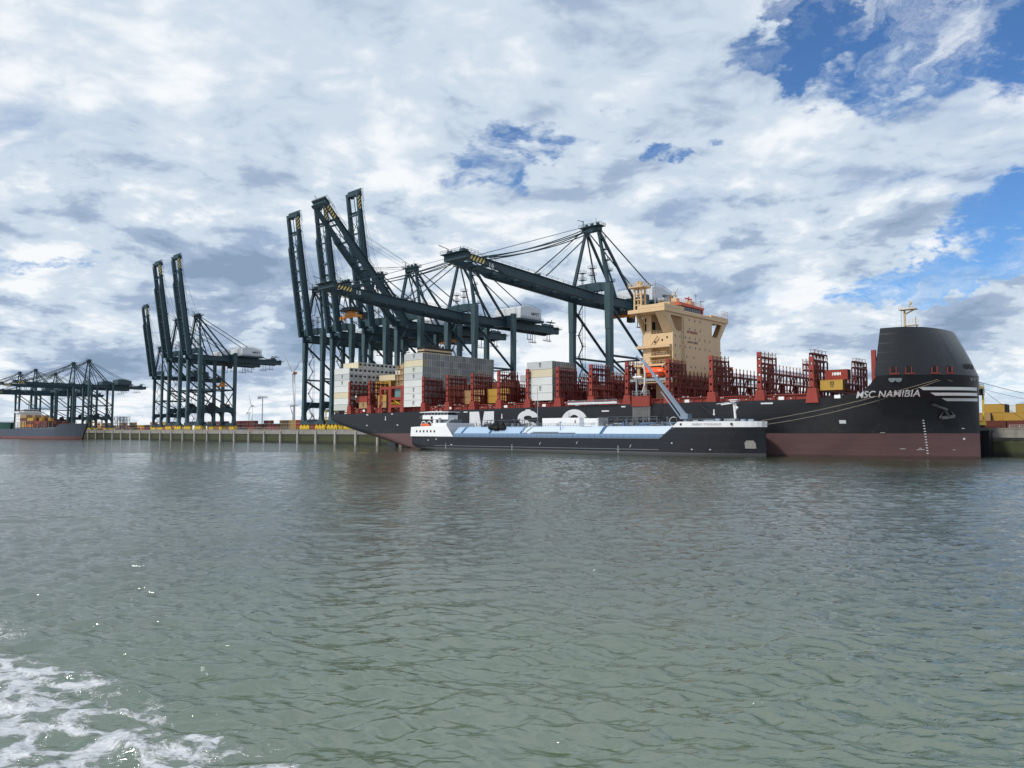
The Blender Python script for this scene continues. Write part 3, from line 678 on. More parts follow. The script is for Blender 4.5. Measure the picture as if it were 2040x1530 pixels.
HINGE = (-4.5, 65.0)       # y, z of the boom hinge
def boom_parts(m, angle, number=None, detail=True, spreader_y=None):
    """boom at 'angle' degrees above horizontal; built along its own axis then turned about the hinge"""
    P = []
    ca, sa = math.cos(rad(angle)), math.sin(rad(angle))
    def T(p):
        x, l, h = p                      # l = length out from the hinge, h = above the boom line
        y = HINGE[0] - (l * ca - h * sa); z = HINGE[1] - QZ + l * sa + h * ca
        return (x, y, z)
    def fin(b): b.v = [T(p) for p in b.v]; return b
    L = 74.0
    b = MB()
    for sx in (-1, 1):
        x = sx * 4.6
        b.prism([(0, -3.2), (L - 20, -3.2), (L - 17.5, -2.2), (L, -1.4), (L, 0.3), (0, 0.3)], 'x', x - 0.72, x + 0.72)
        b.box(sx * 3.45 - 0.15, sx * 3.45 + 0.15, 0, L - 2, -2.9, -2.6)
        b.box(sx * 5.32, sx * 6.0, 0, L, 0.1, 0.25)
        b.rail([(sx * 6.0, 0, 0.25), (sx * 6.0, L, 0.25)], 1.1, 0.05, 3.5)
    for l in (4, 16, 28, 40, 52, 62): b.box(-3.9, 3.9, l - 0.35, l + 0.35, -2.0, -0.9)
    for l in (34, 64): b.box(-4.6, 4.6, l - 0.5, l + 0.5, 0.3, 1.5)
    for k in range(0, 56, 8): b.beam((-3.6, 4 + k, -1.2), (3.6, 12 + k, -1.2), 0.22); b.beam((3.6, 4 + k, -1.2), (-3.6, 12 + k, -1.2), 0.22)
    b.box(-5.8, 5.8, L - 1.2, L + 0.6, -1.4, 0.6)
    fin(b); P.append(('boom', b, m))
    b = MB(); b.box(-6.2, 6.2, L - 1.6, L + 2.2, 0.6, 0.8); b.rail([(-6.2, L + 2.2, 0.8), (6.2, L + 2.2, 0.8)], 1.1, 0.05, 1.5); b.rail([(6.2, L - 5, 0.8), (6.2, L + 2.2, 0.8)], 1.1, 0.05, 1.5)
    for x in (-3.3, 3.3): b.box(x - 1.0, x + 1.0, L - 2, L + 0.8, 0.8, 2.0); b.tube((x - 0.6, L, 1.6), (x + 0.6, L, 1.6), 0.8, 12)
    b.beam((-5, L, 0.8), (-5, L - 0.5, 3.4), 0.25); b.beam((-5, L - 0.5, 3.3), (-5.8, L + 3.4, 4.0), 0.2); b.beam((2, L, 0.8), (2, L, 3.2), 0.12)
    fin(b); P.append(('tip_platform', b, m))
    for sx in (-1, 1):
        b = MB(); b.prism([(L - 9.0, -1.9), (L - 3.0, -1.7), (L - 1.6, -1.0), (L - 1.6, .2), (L - 9.0, .2)], 'x', sx * 5.33, sx * 5.37)
        fin(b); P.append(('hazard_panel', b, M['hazard']))
    ap = (0, 1.5, 94.8 - QZ)
    b = MB()
    if angle < 20:
        for sx in (-1, 1):
            for l, r in ((64, 0.24), (30, 0.24)):
                e = T((sx * 4.6, l, 1.4)); a0 = (sx * 3.2, 0.5, ap[2])
                def hang(p_, q_, r_, sag, n_=10):
                    p_, q_ = Vector(p_), Vector(q_); P_ = [p_.lerp(q_, k / n_) - Vector((0, 0, sag * 4 * (k / n_) * (1 - k / n_))) for k in range(n_ + 1)]
                    for c0, c1 in zip(P_, P_[1:]): b.tube(c0, c1, r_, 6)
                hang(a0, e, r, 1.8 if l == 64 else .2)
                if l == 64: hang((sx * 3.2, 0.5, ap[2] - 1.3), T((sx * 4.6, l - 2, 1.4)), r, 2.2)
            b.tube((sx * 1.2, 0.5, ap[2] + 1.2), T((sx * 2, 66, 1.6)), 0.08, 4)
            b.tube((sx * 1.0, 0.5, ap[2] + 0.6), T((sx * 2, 32, 1.6)), 0.05, 4)
    else:
        for sx in (-1, 1):
            e1 = T((sx * 4.6, 34, 1.4)); a0 = (sx * 3.2, 0.5, ap[2]); e2 = T((sx * 4.6, 64, 1.4))
            for r, e in ((0.07, e1), (0.07, e2)): b.tube(a0, e, r, 4); b.tube((sx * 1.5, 0.5, ap[2] + 1), (e[0] * 0.5, e[1], e[2]), r * 0.8, 4)
            e3 = T((sx * 4.6, 12, 1.0)); b.tube((sx * 3.2, 0.5, ap[2]), (sx * 4.2, -2.6, 78 - QZ), 0.24, 6); b.tube((sx * 4.2, -2.6, 78 - QZ), e3, 0.24, 6)
    P.append(('stay', b, M['cable'] if angle > 20 else m))
    return P, T

def spreader_parts(y, z, drop):
    P = []; b = MB()
    b.box(-4.2, 4.2, y - 3.2, y + 3.2, z - 2.2 - QZ, z - 1.5 - QZ); b.box(-3.6, 3.6, y - 2.4, y + 2.4, z - 1.5 - QZ, z - 0.6 - QZ)
    b.box(1.2, 3.9, y + 3.4, y + 6.2, z - 5.2 - QZ, z - 2.3 - QZ)
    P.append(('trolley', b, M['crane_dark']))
    c = z - drop - QZ
    b = MB()
    b.box(-6.1, 6.1, y - 0.5, y + 0.5, c - 0.4, c + 0.4)
    for sx in (-1, 1): b.box(sx * 6.1 - 0.25, sx * 6.1 + 0.25, y - 1.2, y + 1.2, c - 0.6, c + 0.35); b.box(sx * 6.1 - 0.4, sx * 6.1 + 0.4, y - 1.3, y - 0.9, c - 1.2, c); b.box(sx * 6.1 - 0.4, sx * 6.1 + 0.4, y + 0.9, y + 1.3, c - 1.2, c)
    b.box(-3.2, 3.2, y - 1.1, y + 1.1, c + 0.4, c + 1.3); b.box(-1.8, 2.2, y - 0.9, y + 0.9, c + 1.3, c + 2.2)
    for x in (-2.4, -0.8, 0.8, 2.4): b.tube((x, y - 0.25, c + 2.4), (x, y + 0.25, c + 2.4), 0.45, 10)
    P.append(('spreader', b, M['orange']))
    b = MB()
    for x in (-2.4, 2.4):
        for dy in (-1.4, 1.4): b.tube((x, y + dy, z - 1.6 - QZ), (x, y + dy * 0.3, c + 2.4), 0.07, 4)
    P.append(('hoist_rope', b, M['cable']))
    return P

_cache = {}
def mesh_parts(key, fn):
    if key not in _cache: _cache[key] = [(n, b.mesh(n, m)) for n, b, m in fn()]
    return _cache[key]
def link_part(n, me, root):
    o = bpy.data.objects.new(n, me); COL.objects.link(o); o.parent = root; return o
def crane(u, angle, label, group, scale=1.0, number=None, spreader=None, house=True, text=True, flag=False, d=262.0):
    root = thing('gantry_crane', u, d, QZ, label, 'crane', group, scale=scale)
    for n, me in mesh_parts(('frame', house), lambda: crane_frame_parts(M['crane_leg'], M['crane'], M['house_white'] if house else M['crane_leg'])):
        o = link_part(n, me, root)
        if n == 'machinery_house' and text and house:
            lettering('MPET', lambda s, t: (9.44, 42.5 + 6.4 * s, 68.9 - QZ + 1.75 * t), M['black_paint'], o, offset=0.02)
            if flag:
                for k, mm in enumerate((M['orange_red'], M['yellow'], M['black_paint'])):
                    f = MB(); f.box(9.41, 9.46, 49.0 + k * 0.9, 49.9 + k * 0.9, 68.4 - QZ, 71.0 - QZ); f.build('flag_panel', mm, o)
    for n, me in mesh_parts(('boom', angle), lambda: boom_parts(M['crane'], angle)[0]):
        o = link_part(n, me, root)
        if n == 'boom' and number:
            T = boom_parts(M['crane'], angle)[1]
            lettering(number, lambda s, t: T((5.345, 62.5 - 2.4 * s, -2.25 + 1.7 * t)), M['letter'], o, name='number', offset=0.03)
    if spreader:
        for n, me in mesh_parts(('spr', spreader), lambda: spreader_parts(*spreader)): link_part(n, me, root)
    return root

GR = 'tall quay cranes with raised booms'
crane(-198.5, 3.2, 'dark green quay crane marked 16, boom lowered, white house with flag', 'quay cranes', number='16', spreader=(22.0, 61.5, 3.0), flag=True)
crane(-279.3, 3.2, 'dark green quay crane marked 15, boom lowered, orange spreader hanging under it', 'quay cranes', number='15', spreader=(-66.0, 61.5, 4.5))
crane(-320.0, 45.5, 'dark quay crane with its boom half raised at a slant', 'quay cranes', spreader=(30.0, 61.5, 4.0))
crane(-349.5, 81.0, 'dark quay crane with upright boom reaching highest, right behind the slanted boom', GR)
crane(-381.5, 81.0, 'dark quay crane with upright boom, its tip hidden behind the slanted boom tip', GR)
crane(-411.5, 81.0, 'dark quay crane with upright boom, the one just left of the ship stern', GR)
crane(-575.5, 81.0, 'dark quay crane, upright boom, right one of the three detached cranes', GR, spreader=(22.5, 61.5, 19.0))
crane(-609.5, 81.0, 'dark quay crane, upright boom, middle one of the three detached cranes', GR)
crane(-640.0, 81.0, 'shorter quay crane, upright boom, left one of the three detached cranes', GR, scale=0.77, house=False)
for u, w, sc_ in ((-806, 'rightmost of the far-left row', .77), (-849, 'second from the right in its row', .77), (-903, 'smaller middle one of its row', .68), (-972, 'above the feeder ship cargo', .77), (-1032, 'leftmost, behind the feeder ship deckhouse', .77)):
    crane(u, 0.0, 'distant dark green quay crane with lowered boom, ' + w, 'distant cranes with lowered booms', scale=sc_, house=False)

# ================================================================== CONTAINERS
CH, CW = 2.85, 2.44
def container_meshes(color, L=12.19, H=2.78, kind='door', logo=False):
    key = (color, L, kind, logo)
    if key in _cache: return _cache[key]
    b = MB(); w = CW / 2
    b.box(-L + 0.12, -0.14, -w + 0.05, w - 0.05, 0.16, H - 0.08)
    for x in (-L + 0.1, -0.1):
        for y in (-w + 0.1, w - 0.1): b.box(x - 0.1, x + 0.1, y - 0.08, y + 0.08, 0, H)
    for y in (-w + 0.06, w - 0.06): b.box(-L + 0.2, -0.2, y - 0.06, y + 0.06, 0.0, 0.16); b.box(-L + 0.2, -0.2, y - 0.06, y + 0.06, H - 0.1, H)
    for x in (-L + 0.1, -0.1): b.box(x - 0.08, x + 0.08, -w + 0.16, w - 0.16, 0.0, 0.16); b.box(x - 0.08, x + 0.08, -w + 0.16, w - 0.16, H - 0.1, H)
    b.box(-L + 0.2, -0.2, -w + 0.12, w - 0.12, H - 0.08, H - 0.02)
    body = b.mesh('container', M['c_' + color])
    e = MB(); f = MB()
    if kind == 'door':
        for s_ in (-1, 1): e.box(-0.12, -0.06, s_ * 0.05 if s_ > 0 else -w + 0.2, w - 0.2 if s_ > 0 else -0.05, 0.2, H - 0.14)
        for y in (-0.85, -0.35, 0.35, 0.85): f.beam((0.0, y, 0.12), (0.0, y, H - 0.06), 0.11); f.box(-0.04, 0.03, y - 0.06, y + 0.12, 1.0, 1.1)
        for z in (0.5, 1.4, 2.3): f.box(-0.04, -0.02, -w + 0.17, -w + 0.3, z, z + 0.07); f.box(-0.04, -0.02, w - 0.3, w - 0.17, z, z + 0.07)
        parts = [('door', e.mesh('door', M['d_' + color])), ('lock_bar', f.mesh('lock_bar', M['bar']))]
    else:
        e.box(-0.12, -0.05, -w + 0.17, w - 0.17, 0.17, H - 0.12)
        e.box(-0.05, 0.0, -0.85, 0.85, 0.3, 0.95); e.box(-0.05, 0.0, -0.85, -0.1, 1.0, 1.3)
        f.tube((-0.05, 0.25, 1.75), (0.015, 0.25, 1.75), 0.52, 16); f.box(-0.05, 0.01, -0.75, -0.15, 1.45, 2.0); f.box(-0.05, 0.012, -0.8, 0.8, 2.2, 2.32)
        parts = [('cooling_unit', e.mesh('cooling_unit', M['d_' + color])), ('fan', f.mesh('fan', M['dark']))]
    if logo:
        g_ = MB(); xc = -L * 0.47
        y = -w - 0.004
        def q(x0, x1, z0, z1): g_.add([(x0, y, z0), (x1, y, z0), (x1, y, z1), (x0, y, z1)], [(0, 1, 2, 3)])
        q(xc - 0.55, xc - 0.38, 1.55, 2.2); q(xc - 0.12, xc + 0.05, 1.55, 2.2); q(xc + 0.3, xc + 0.5, 1.55, 2.2); q(xc - 0.55, xc + 0.5, 2.15, 2.3)
        q(xc - 0.5, xc - 0.05, 0.75, 0.9); q(xc - 0.5, xc - 0.05, 1.08, 1.2); q(xc - 0.5, xc - 0.05, 1.38, 1.48); q(xc + 0.1, xc + 0.25, 0.75, 1.48); q(xc + 0.25, xc + 0.5, 0.75, 0.9); q(xc + 0.25, xc + 0.5, 1.36, 1.48)
        parts.append(('emblem', g_.mesh('emblem', M['black_paint'])))
    _cache[key] = (body, parts); return _cache[key]
def container(u, d, z, color, label, group=None, L=12.19, kind='door', logo=False, parts=True, rot=0.0, name='shipping_container'):
    """u = forward end, d = centre of the container, z = its bottom"""
    body, ps = container_meshes(color, L, kind=kind, logo=logo)
    o = bpy.data.objects.new(name, body); COL.objects.link(o); place(o, u, d, z, rot)
    tag(o, label, 'container', group)
    if parts:
        for n, me in ps:
            c = bpy.data.objects.new(n, me); COL.objects.link(c); c.parent = o
    return o
ORD = ['first', 'second', 'third', 'fourth', 'fifth', 'sixth', 'seventh', 'eighth', 'ninth', 'tenth', 'eleventh', 'twelfth', 'thirteenth', 'fourteenth', 'fifteenth', 'sixteenth', 'seventeenth']
def block(u, d0, z0, rows, tiers, where, colors, group, kind='door', pitch=2.53, only=None, logo_p=0.45, L=12.19):
    for r in range(rows):
        for t in range(tiers):
            if only and not only(r, t): continue
            col = colors(r, t)
            tier = 'top tier' if t == tiers - 1 else ORD[tiers - 1 - t] + ' tier down'
            lab = f'{col.replace("pale green grey", "greenish")} container in the {where}, {tier}, {ORD[r]} row'
            container(u + random.uniform(-0.06, 0.06), d0 + CW / 2 + r * pitch, z0 + t * CH, col, lab, group, kind=kind,
                      logo=(r == 0 and random.random() < logo_p), L=L)
# tall grey block forward of the funnel
sidecol = ['white', 'white', 'light grey', 'white', 'light grey', 'white', 'cream', 'light grey']
sidecol = ['white', 'white', 'white', 'white', 'light grey', 'pale green grey', 'cream', 'light grey']
block(-247.4, 210.1, 17.4, 17, 8, 'tall white block beside the funnel', lambda r, t: sidecol[t] if r == 0 else random.choice(['white', 'light grey', 'light grey', 'pale green grey', 'white']), 'containers of the tall block')
# aftmost block: reefers with cooling units facing forward
block(-299.8, 210.1, 16.8, 13, 7, 'aftmost reefer block', lambda r, t: ['pale green grey', 'white', 'cream', 'white', 'white', 'light grey', 'white'][t] if r == 0 else random.choice(['white', 'white', 'light grey', 'white']), 'reefers stacked at the stern', kind='reefer', only=lambda r, t: r == 0 or (t > 2 and (t > 5 or r < 9 + (t - 4) * 2)))
block(-299.8, 215.1, 36.75, 9, 1, 'highest short layer of the stern block', lambda r, t: 'cream' if r == 0 else 'white', 'reefers stacked at the stern', kind='reefer')
# mixed boxes around the engine casing
for (u, d, z, c, k, L_, w_) in ((-286, 227.3, 31.0, 'cream', 0, 12.19, 'beside the cream stair tower, left of the tall white block'), (-286, 229.8, 31.0, 'yellow', 0, 12.19, 'just behind the cream stair tower'),
        (-286, 224.8, 28.1, 'yellow', 0, 12.19, 'under the cream box beside the cream stair tower'), (-286, 227.3, 28.1, 'yellow', 0, 12.19, 'directly below the cream box left of the stair tower'),
        (-286, 224.8, 25.3, 'tan', 1, 12.19, 'two below the cream box left of the stair tower'), (-286, 227.3, 25.3, 'yellow', 0, 12.19, 'above the red stair house roof, left of the stair tower'),
        (-286, 237.0, 34.0, 'white', 0, 12.19, 'rising behind the cream box near the stair tower'), (-286, 239.6, 34.0, 'white', 1, 12.19, 'rising behind the cream box, second one inward'),
        (-286, 211.4, 17.4, 'tan', 1, 6.06, 'lowest beside the aft red frame at the stern'), (-286, 214.0, 20.2, 'brown', 0, 12.19, 'behind the aft red frame, above deck level'), (-286, 211.6, 20.25, 'red', 0, 6.06, 'on the low tan box beside the aft red frame'),
        (-272, 211.5, 17.4, 'tan', 1, 6.06, 'lower one of two just left of the red stair house'), (-272, 211.5, 20.3, 'yellow', 1, 6.06, 'upper one of two just left of the red stair house'),
        (-286, 224.8, 22.4, 'tan', 0, 12.19, 'low behind the lattice left of the stair house'), (-286, 224.8, 19.5, 'brown', 0, 12.19, 'lowest behind the lattice left of the stair house')):
    container(u, d, z, c, f'{c} container {w_}', 'loose boxes by the stern casing', logo=bool(k), L=L_)
# white stack behind the lashing bridges in the middle
block(-177.4, 211.4, 18.2, 5, 5, 'small white stack amidships', lambda r, t: ['white', 'white', 'white', 'cream', 'light grey'][t] if r == 0 else random.choice(['white', 'light grey', 'pale green grey']), 'white stack amidships')
# low cargo seen through the lattices
low = [(-218.5, 219.6, 'tan', 2, 'second gap right of the tall white block'), (-218.5, 222.2, 'tan', 2, 'second gap right of the tall white block, one row inward'), (-204, 218.6, 'yellow', 2, 'third gap right of the tall white block'),
       (-204, 221.2, 'brown', 3, 'third gap right of the tall white block, one row inward'), (-189.6, 224.6, 'brown', 2, 'gap just left of the white midship stack'), (-160.2, 226, 'brown', 2, 'gap right of the white midship stack'), (-233, 224, 'brown', 3, 'first gap right of the tall white block')]
for u, d, c, n_, w_ in low:
    for t in range(n_):
        container(u, d, 18.2 + t * CH, c, f'{c} container in the {w_}, ' + ('lowest', 'second', 'third')[t], 'low boxes between the lashing bridges')
container(-204.0, 238, 27.6, 'light grey', 'pale grey container showing just above the red lattice right of the tall block', None)
# near the bow
class Pile:
    """far small containers past the 300 that show largest: one object"""
    def __init__(s): s.b = MB(); s.mats = []
    def add(s, M4, color, L=12.19):
        if color not in s.mats: s.mats.append(color)
        q = MB(); w = CW / 2; q.box(-L + .05, -.05, -w + .04, w - .04, .05, 2.76)
        for x in (-L + .1, -.1):
            for y in (-w + .08, w - .08): q.box(x - .12, x + .12, y - .1, y + .1, 0, 2.8)
        s.b.cur = s.mats.index(color); s.b.add([tuple(M4 @ Vector(v)) for v in q.v], q.f)
    def build(s, label):
        o = s.b.build('shipping_container', [M['c_' + c] for c in s.mats]); tag(o, label, 'containers', kind='stuff'); return o
FAR = Pile()
container(-76.0, 213.6, 18.3, 'yellow', 'yellow container with black emblem under the red one near the bow', 'two short boxes near the bow', L=6.06, logo=True)
hm = container(-75.2, 215.2, 21.15, 'red', 'red container lettered HMM on top of the yellow one near the bow', 'two short boxes near the bow', L=6.06)
lettering('HMM', lambda s, t: (-4.1 + 2.3 * s, -CW / 2 - 0.01, 1.2 + 0.85 * t), M['white'], hm, offset=0.05)
container(-70.5, 232, 16.4, 'tan', 'tan container low on the deck behind the bow shield', None, L=6.06)
# ================================================================== CONTAINER SHIP (local x forward from the stem, y to port, z up)
ship = thing('container_ship', -48, 231.4, 0, 'huge black container ship with red lashing frames and cream bridge tower at the quay', 'container ship')
HB = 21.4
def sm(t): t = min(max(t, 0), 1); return t * t * (3 - 2 * t)
def hull_hb(x, z):
    zz = min(max(z, -3), 22) / 21.5
    Lf = 78 - 40 * max(zz, 0) ** 1.2
    n = 2.2 + 0.5 * max(zz, 0); e = 0.85 - 0.30 * max(zz, 0)
    hb = HB
    t = -x / Lf
    if t < 1: hb = HB * max(0.0, 1 - (1 - max(t, 0)) ** n) ** e
    if x < -190:
        k = (-190 - x) / 75.0
        zl = stern_low(x); r = 1.0 + 3.2 * k + 5.5 * sm(k * 1.4) * (1 - sm(k * 1.05 - .05))
        q = min(max((z - zl) / r, 0), 1)
        hb *= (1 - (1 - q) ** 2.6) ** (0.55) if q < 1 else 1
    return hb
def stern_low(x):
    k = max(0.0, (-200 - x) / 65.0)
    return -3.0 + 12.0 * k ** 1.25 if k > 0 else -3.0
def deck_z(x):
    z = 15.1 + 0.8 * sm((x + 265) / 180) + 1.0 * sm((x + 40) / 16)
    if x > -26: z = max(z, 16.7 + (21.6 - 16.7) * (min((x + 26) / 6.8, 1)) ** 2.0)
    return min(z, 21.6)
def build_hull():
    xs = list(np.linspace(-265, -60, 64)) + list(np.linspace(-58, -27, 22)) + list(np.linspace(-26, -19, 15)) + list(-18 * (1 - np.linspace(0, 1, 26)[1:]) ** 1.8)
    nz = 26; b = MB(); side = []
    for x in xs:
        zl = stern_low(x); zt = deck_z(x); row = []
        for j in range(nz + 1):
            z = zl + (zt - zl) * (j / nz) ** (1.0 if x > -190 else 1.5)
            row.append((x, -max(hull_hb(x, z), 0.02), z))
        side.append(row)
    n = nz + 1
    vs = [p for r in side for p in r]; off = len(vs)
    vs += [(x, -y, z) for x, y, z in vs]
    fs = []
    for i in range(len(xs) - 1):
        for j in range(nz):
            a = i * n + j; fs.append((a, a + n, a + n + 1, a + 1)); a += off; fs.append((a, a + 1, a + n + 1, a + n))
    b.add(vs, fs)
    # transom and bottom
    b.add([p for p in side[0]] + [(x, -y, z) for x, y, z in side[0]], [(j, j + 1, n + j + 1, n + j) for j in range(nz)])
    for i in range(len(xs) - 1):
        b.add([side[i][0], side[i + 1][0], (side[i + 1][0][0], -side[i + 1][0][1], side[i + 1][0][2]), (side[i][0][0], -side[i][0][1], side[i][0][2])], [(0, 1, 2, 3)])
    o = b.build('hull', M['hull'], ship, smooth=True)
    md = o.modifiers.new('edge', 'EDGE_SPLIT'); md.split_angle = rad(40)
    d = MB()
    for i in range(len(xs) - 1):
        p, q = side[i][-1], side[i + 1][-1]
        d.add([(p[0], p[1] + .15, min(p[2], 17.0) - 1.0), (q[0], q[1] + .15, min(q[2], 17.0) - 1.0), (q[0], -q[1] - .15, min(q[2], 17.0) - 1.0), (p[0], -p[1] - .15, min(p[2], 17.0) - 1.0)], [(0, 1, 2, 3)])
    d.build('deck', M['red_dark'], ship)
    return o
hull = build_hull()
r = MB(); r.prism([(-250, -4), (-242.5, -4), (-243, 1.5), (-249, 1.6)], 'y', -0.7, 0.7); r.build('rudder', M['grey'], ship)

# bow shield: from the deck outline up to a narrower, set-back roof line
def build_shield():
    n = 40; base = []; top = []
    for k in range(n + 1):
        t = k / n; x = -19.6 * (1 - t) ** 1.6
        base.append((x, -hull_hb(x, 21.5) if t < 1 else 0.0, 21.62))
        xt = -18.0 + 12.0 * sm(t * 0.5 + t * t * 0.5) if False else -18.0 + (12.2) * (1 - (1 - t) ** 1.6)
        yt = -19.3 * max(0, 1 - ((xt + 18.0) / 12.2) ** 3.4) ** 0.62
        top.append((xt, yt, 34.0))
    top[-1] = (-5.8, 0, 34.0); base[-1] = (0, 0, 21.62)
    lv = 14; b = MB(); rows = []
    for j in range(lv + 1):
        s_ = j / lv; q = s_
        row = []
        for a, c in zip(base, top):
            bul = 0.25 * math.sin(math.pi * s_) 
            row.append((a[0] + (c[0] - a[0]) * q + bul * (1 if c[1] > -10 else 0.3) , a[1] + (c[1] - a[1]) * q, a[2] + (c[2] - a[2]) * s_ * 1.0))
        rows.append(row)
    for side_ in (1, -1):
        vs = [(x, y * side_, z) for r_ in rows for x, y, z in r_]; m_ = n + 1
        b.add(vs, [((i * m_ + k, i * m_ + k + 1, (i + 1) * m_ + k + 1, (i + 1) * m_ + k) if side_ == 1 else (i * m_ + k, (i + 1) * m_ + k, (i + 1) * m_ + k + 1, i * m_ + k + 1)) for i in range(lv) for k in range(n)])
    # roof rim and roof
    b.add([p for p in rows[-1]] + [(x, -y, z) for x, y, z in rows[-1]], [(k, k + 1, n + 1 + k + 1, n + 1 + k) for k in range(n)])
    # aft wall
    a0 = rows[0][0]; a1 = rows[-1][0]
    b.add([(a0[0], a0[1], a0[2]), (a0[0], -a0[1], a0[2]), (a1[0], -a1[1], a1[2]), (a1[0], a1[1], a1[2])], [(0, 1, 2, 3)])
    o = b.build('bow_shield', M['shield'], ship, smooth=True)
    md = o.modifiers.new('edge', 'EDGE_SPLIT'); md.split_angle = rad(30)
    return rows
sh_rows = build_shield()
def shield_pt(k, s_):
    j = s_ * (len(sh_rows) - 1); i = int(j); f = j - i
    p, q = sh_rows[i][k], sh_rows[min(i + 1, len(sh_rows) - 1)][k]
    return Vector(p).lerp(Vector(q), f)
# knuckle strip at the foot of the shield and the red fairlead boxes behind the openings
for k0, w in ((5, 1), (10, 1), (19, 1), (25, 1)):
    b = MB(); p0 = shield_pt(k0, 0.03); p1 = shield_pt(k0 + 2, 0.03); p2 = shield_pt(k0 + 2, 0.19); p3 = shield_pt(k0, 0.19)
    nrm = (p1 - p0).cross(p3 - p0).normalized(); nrm = -nrm if nrm.y > 0 else nrm
    o_ = nrm * 0.05
    fr = [p + o_ for p in (p0, p1, p2, p3)]
    b.add([tuple(p) for p in fr], [(0, 1, 2, 3)])
    ob = b.build('mooring_opening', M['dark'], ship)
    c = MB(); ctr = sum(fr, Vector()) / 4
    ax = (p1 - p0).normalized()
    c.beam(ctr - ax * 0.9 - Vector((0, 0, 1.1)) + nrm * .1, ctr - ax * 0.9 + Vector((0, 0, 0.6)) + nrm * .1, 0.35, 0.25); c.beam(ctr + ax * 0.5 - Vector((0, 0, 1.1)) + nrm * .1, ctr + ax * 0.5 + Vector((0, 0, 0.8)) + nrm * .1, 0.55, 0.25)
    c.beam(ctr - ax * 1.2 + nrm * .15 - Vector((0, 0, 1.0)), ctr + ax * 1.2 + nrm * .15 - Vector((0, 0, 1.0)), 0.3, 0.4)
    c.build('fairlead', M['red_dark'], ob)
for k0, s0, rr in ((34, 0.16, 0.75), (36, 0.17, 0.7), (38, 0.16, 0.7), (5, -1, 0.8), (7, -1, 0.8), (35, -1, 0.4), (37, -1, 0.4), (39, -1, 0.4)):
    p = shield_pt(k0, max(s0, 0)); 
    if s0 < 0: p = Vector((p.x, p.y, 20.6)); p.y = -hull_hb(p.x, 20.6)
    q = shield_pt(k0 + 1 if k0 < 39 else k0, 0) - shield_pt(k0 - 1, 0); q.z = 0; q.normalize(); nrm = Vector((q.y, -q.x, 0)); nrm = nrm if nrm.y < 0 or nrm.x > 0.5 else -nrm
    b = MB(); b.tube(p - nrm * 0.5, p + nrm * 0.12, rr, 14); b.v = [(x, y, p.z + (z - p.z) * (1.5 if s0 > 0 else 1)) for x, y, z in b.v]
    ob = b.build('panama_fairlead', M['mid_grey'] if s0 < 0 else M['dark'], ship)

# foremast on the shield
b = MB(); mx, mz = -20.0 + 1.0, 34.0
mx = -17.4
b.tube((mx, 0, mz), (mx, 0, mz + 7.2), 0.34, 10, 0.26); b.beam((mx, 0, mz + 2.6), (mx + 3.4, 0, mz + 2.6), 1.0, 0.25); b.beam((mx + 3.0, 0, mz + 2.5), (mx + 3.7, 0, mz), 0.3)
b.box(mx - 1.2, mx + 3.2, -1.2, 1.2, mz + 7.0, mz + 7.2); b.beam((mx, 0, mz + 5.8), (mx + 2.6, 0, mz + 7.0), 0.4, 0.3)
b.rail([(mx - 1.2, -1.2, mz + 7.2), (mx + 3.2, -1.2, mz + 7.2)], 0.9, 0.04, 0.8); b.rail([(mx + 0.5, -1.0, mz + 2.8), (mx + 3.8, -1.0, mz + 2.8)], 1.2, 0.04, 0.8)
b.tube((mx + 1.4, 0, mz + 7.2), (mx + 1.4, 0, mz + 9.6), 0.12, 8); b.tube((mx + 1.4, 0, mz + 8.4), (mx + 1.9, 0, mz + 9.0), 0.3, 8); b.tube((mx + 2.8, 0, mz + 2.8), (mx + 2.8, 0, mz + 4.9), 0.14, 8)
b.rail([(mx - 0.7, -0.6, mz), (mx - 0.7, -0.6, mz + 7)], 0.05, 0.05, 1)
b.build('foremast', M['mast_cream'], ship)

# red frame end plate behind the shield
b = MB(); b.box(-20.9, -19.75, -17.9, -17.2, 17, 28.6); b.build('breakwater_post', M['red'], ship)

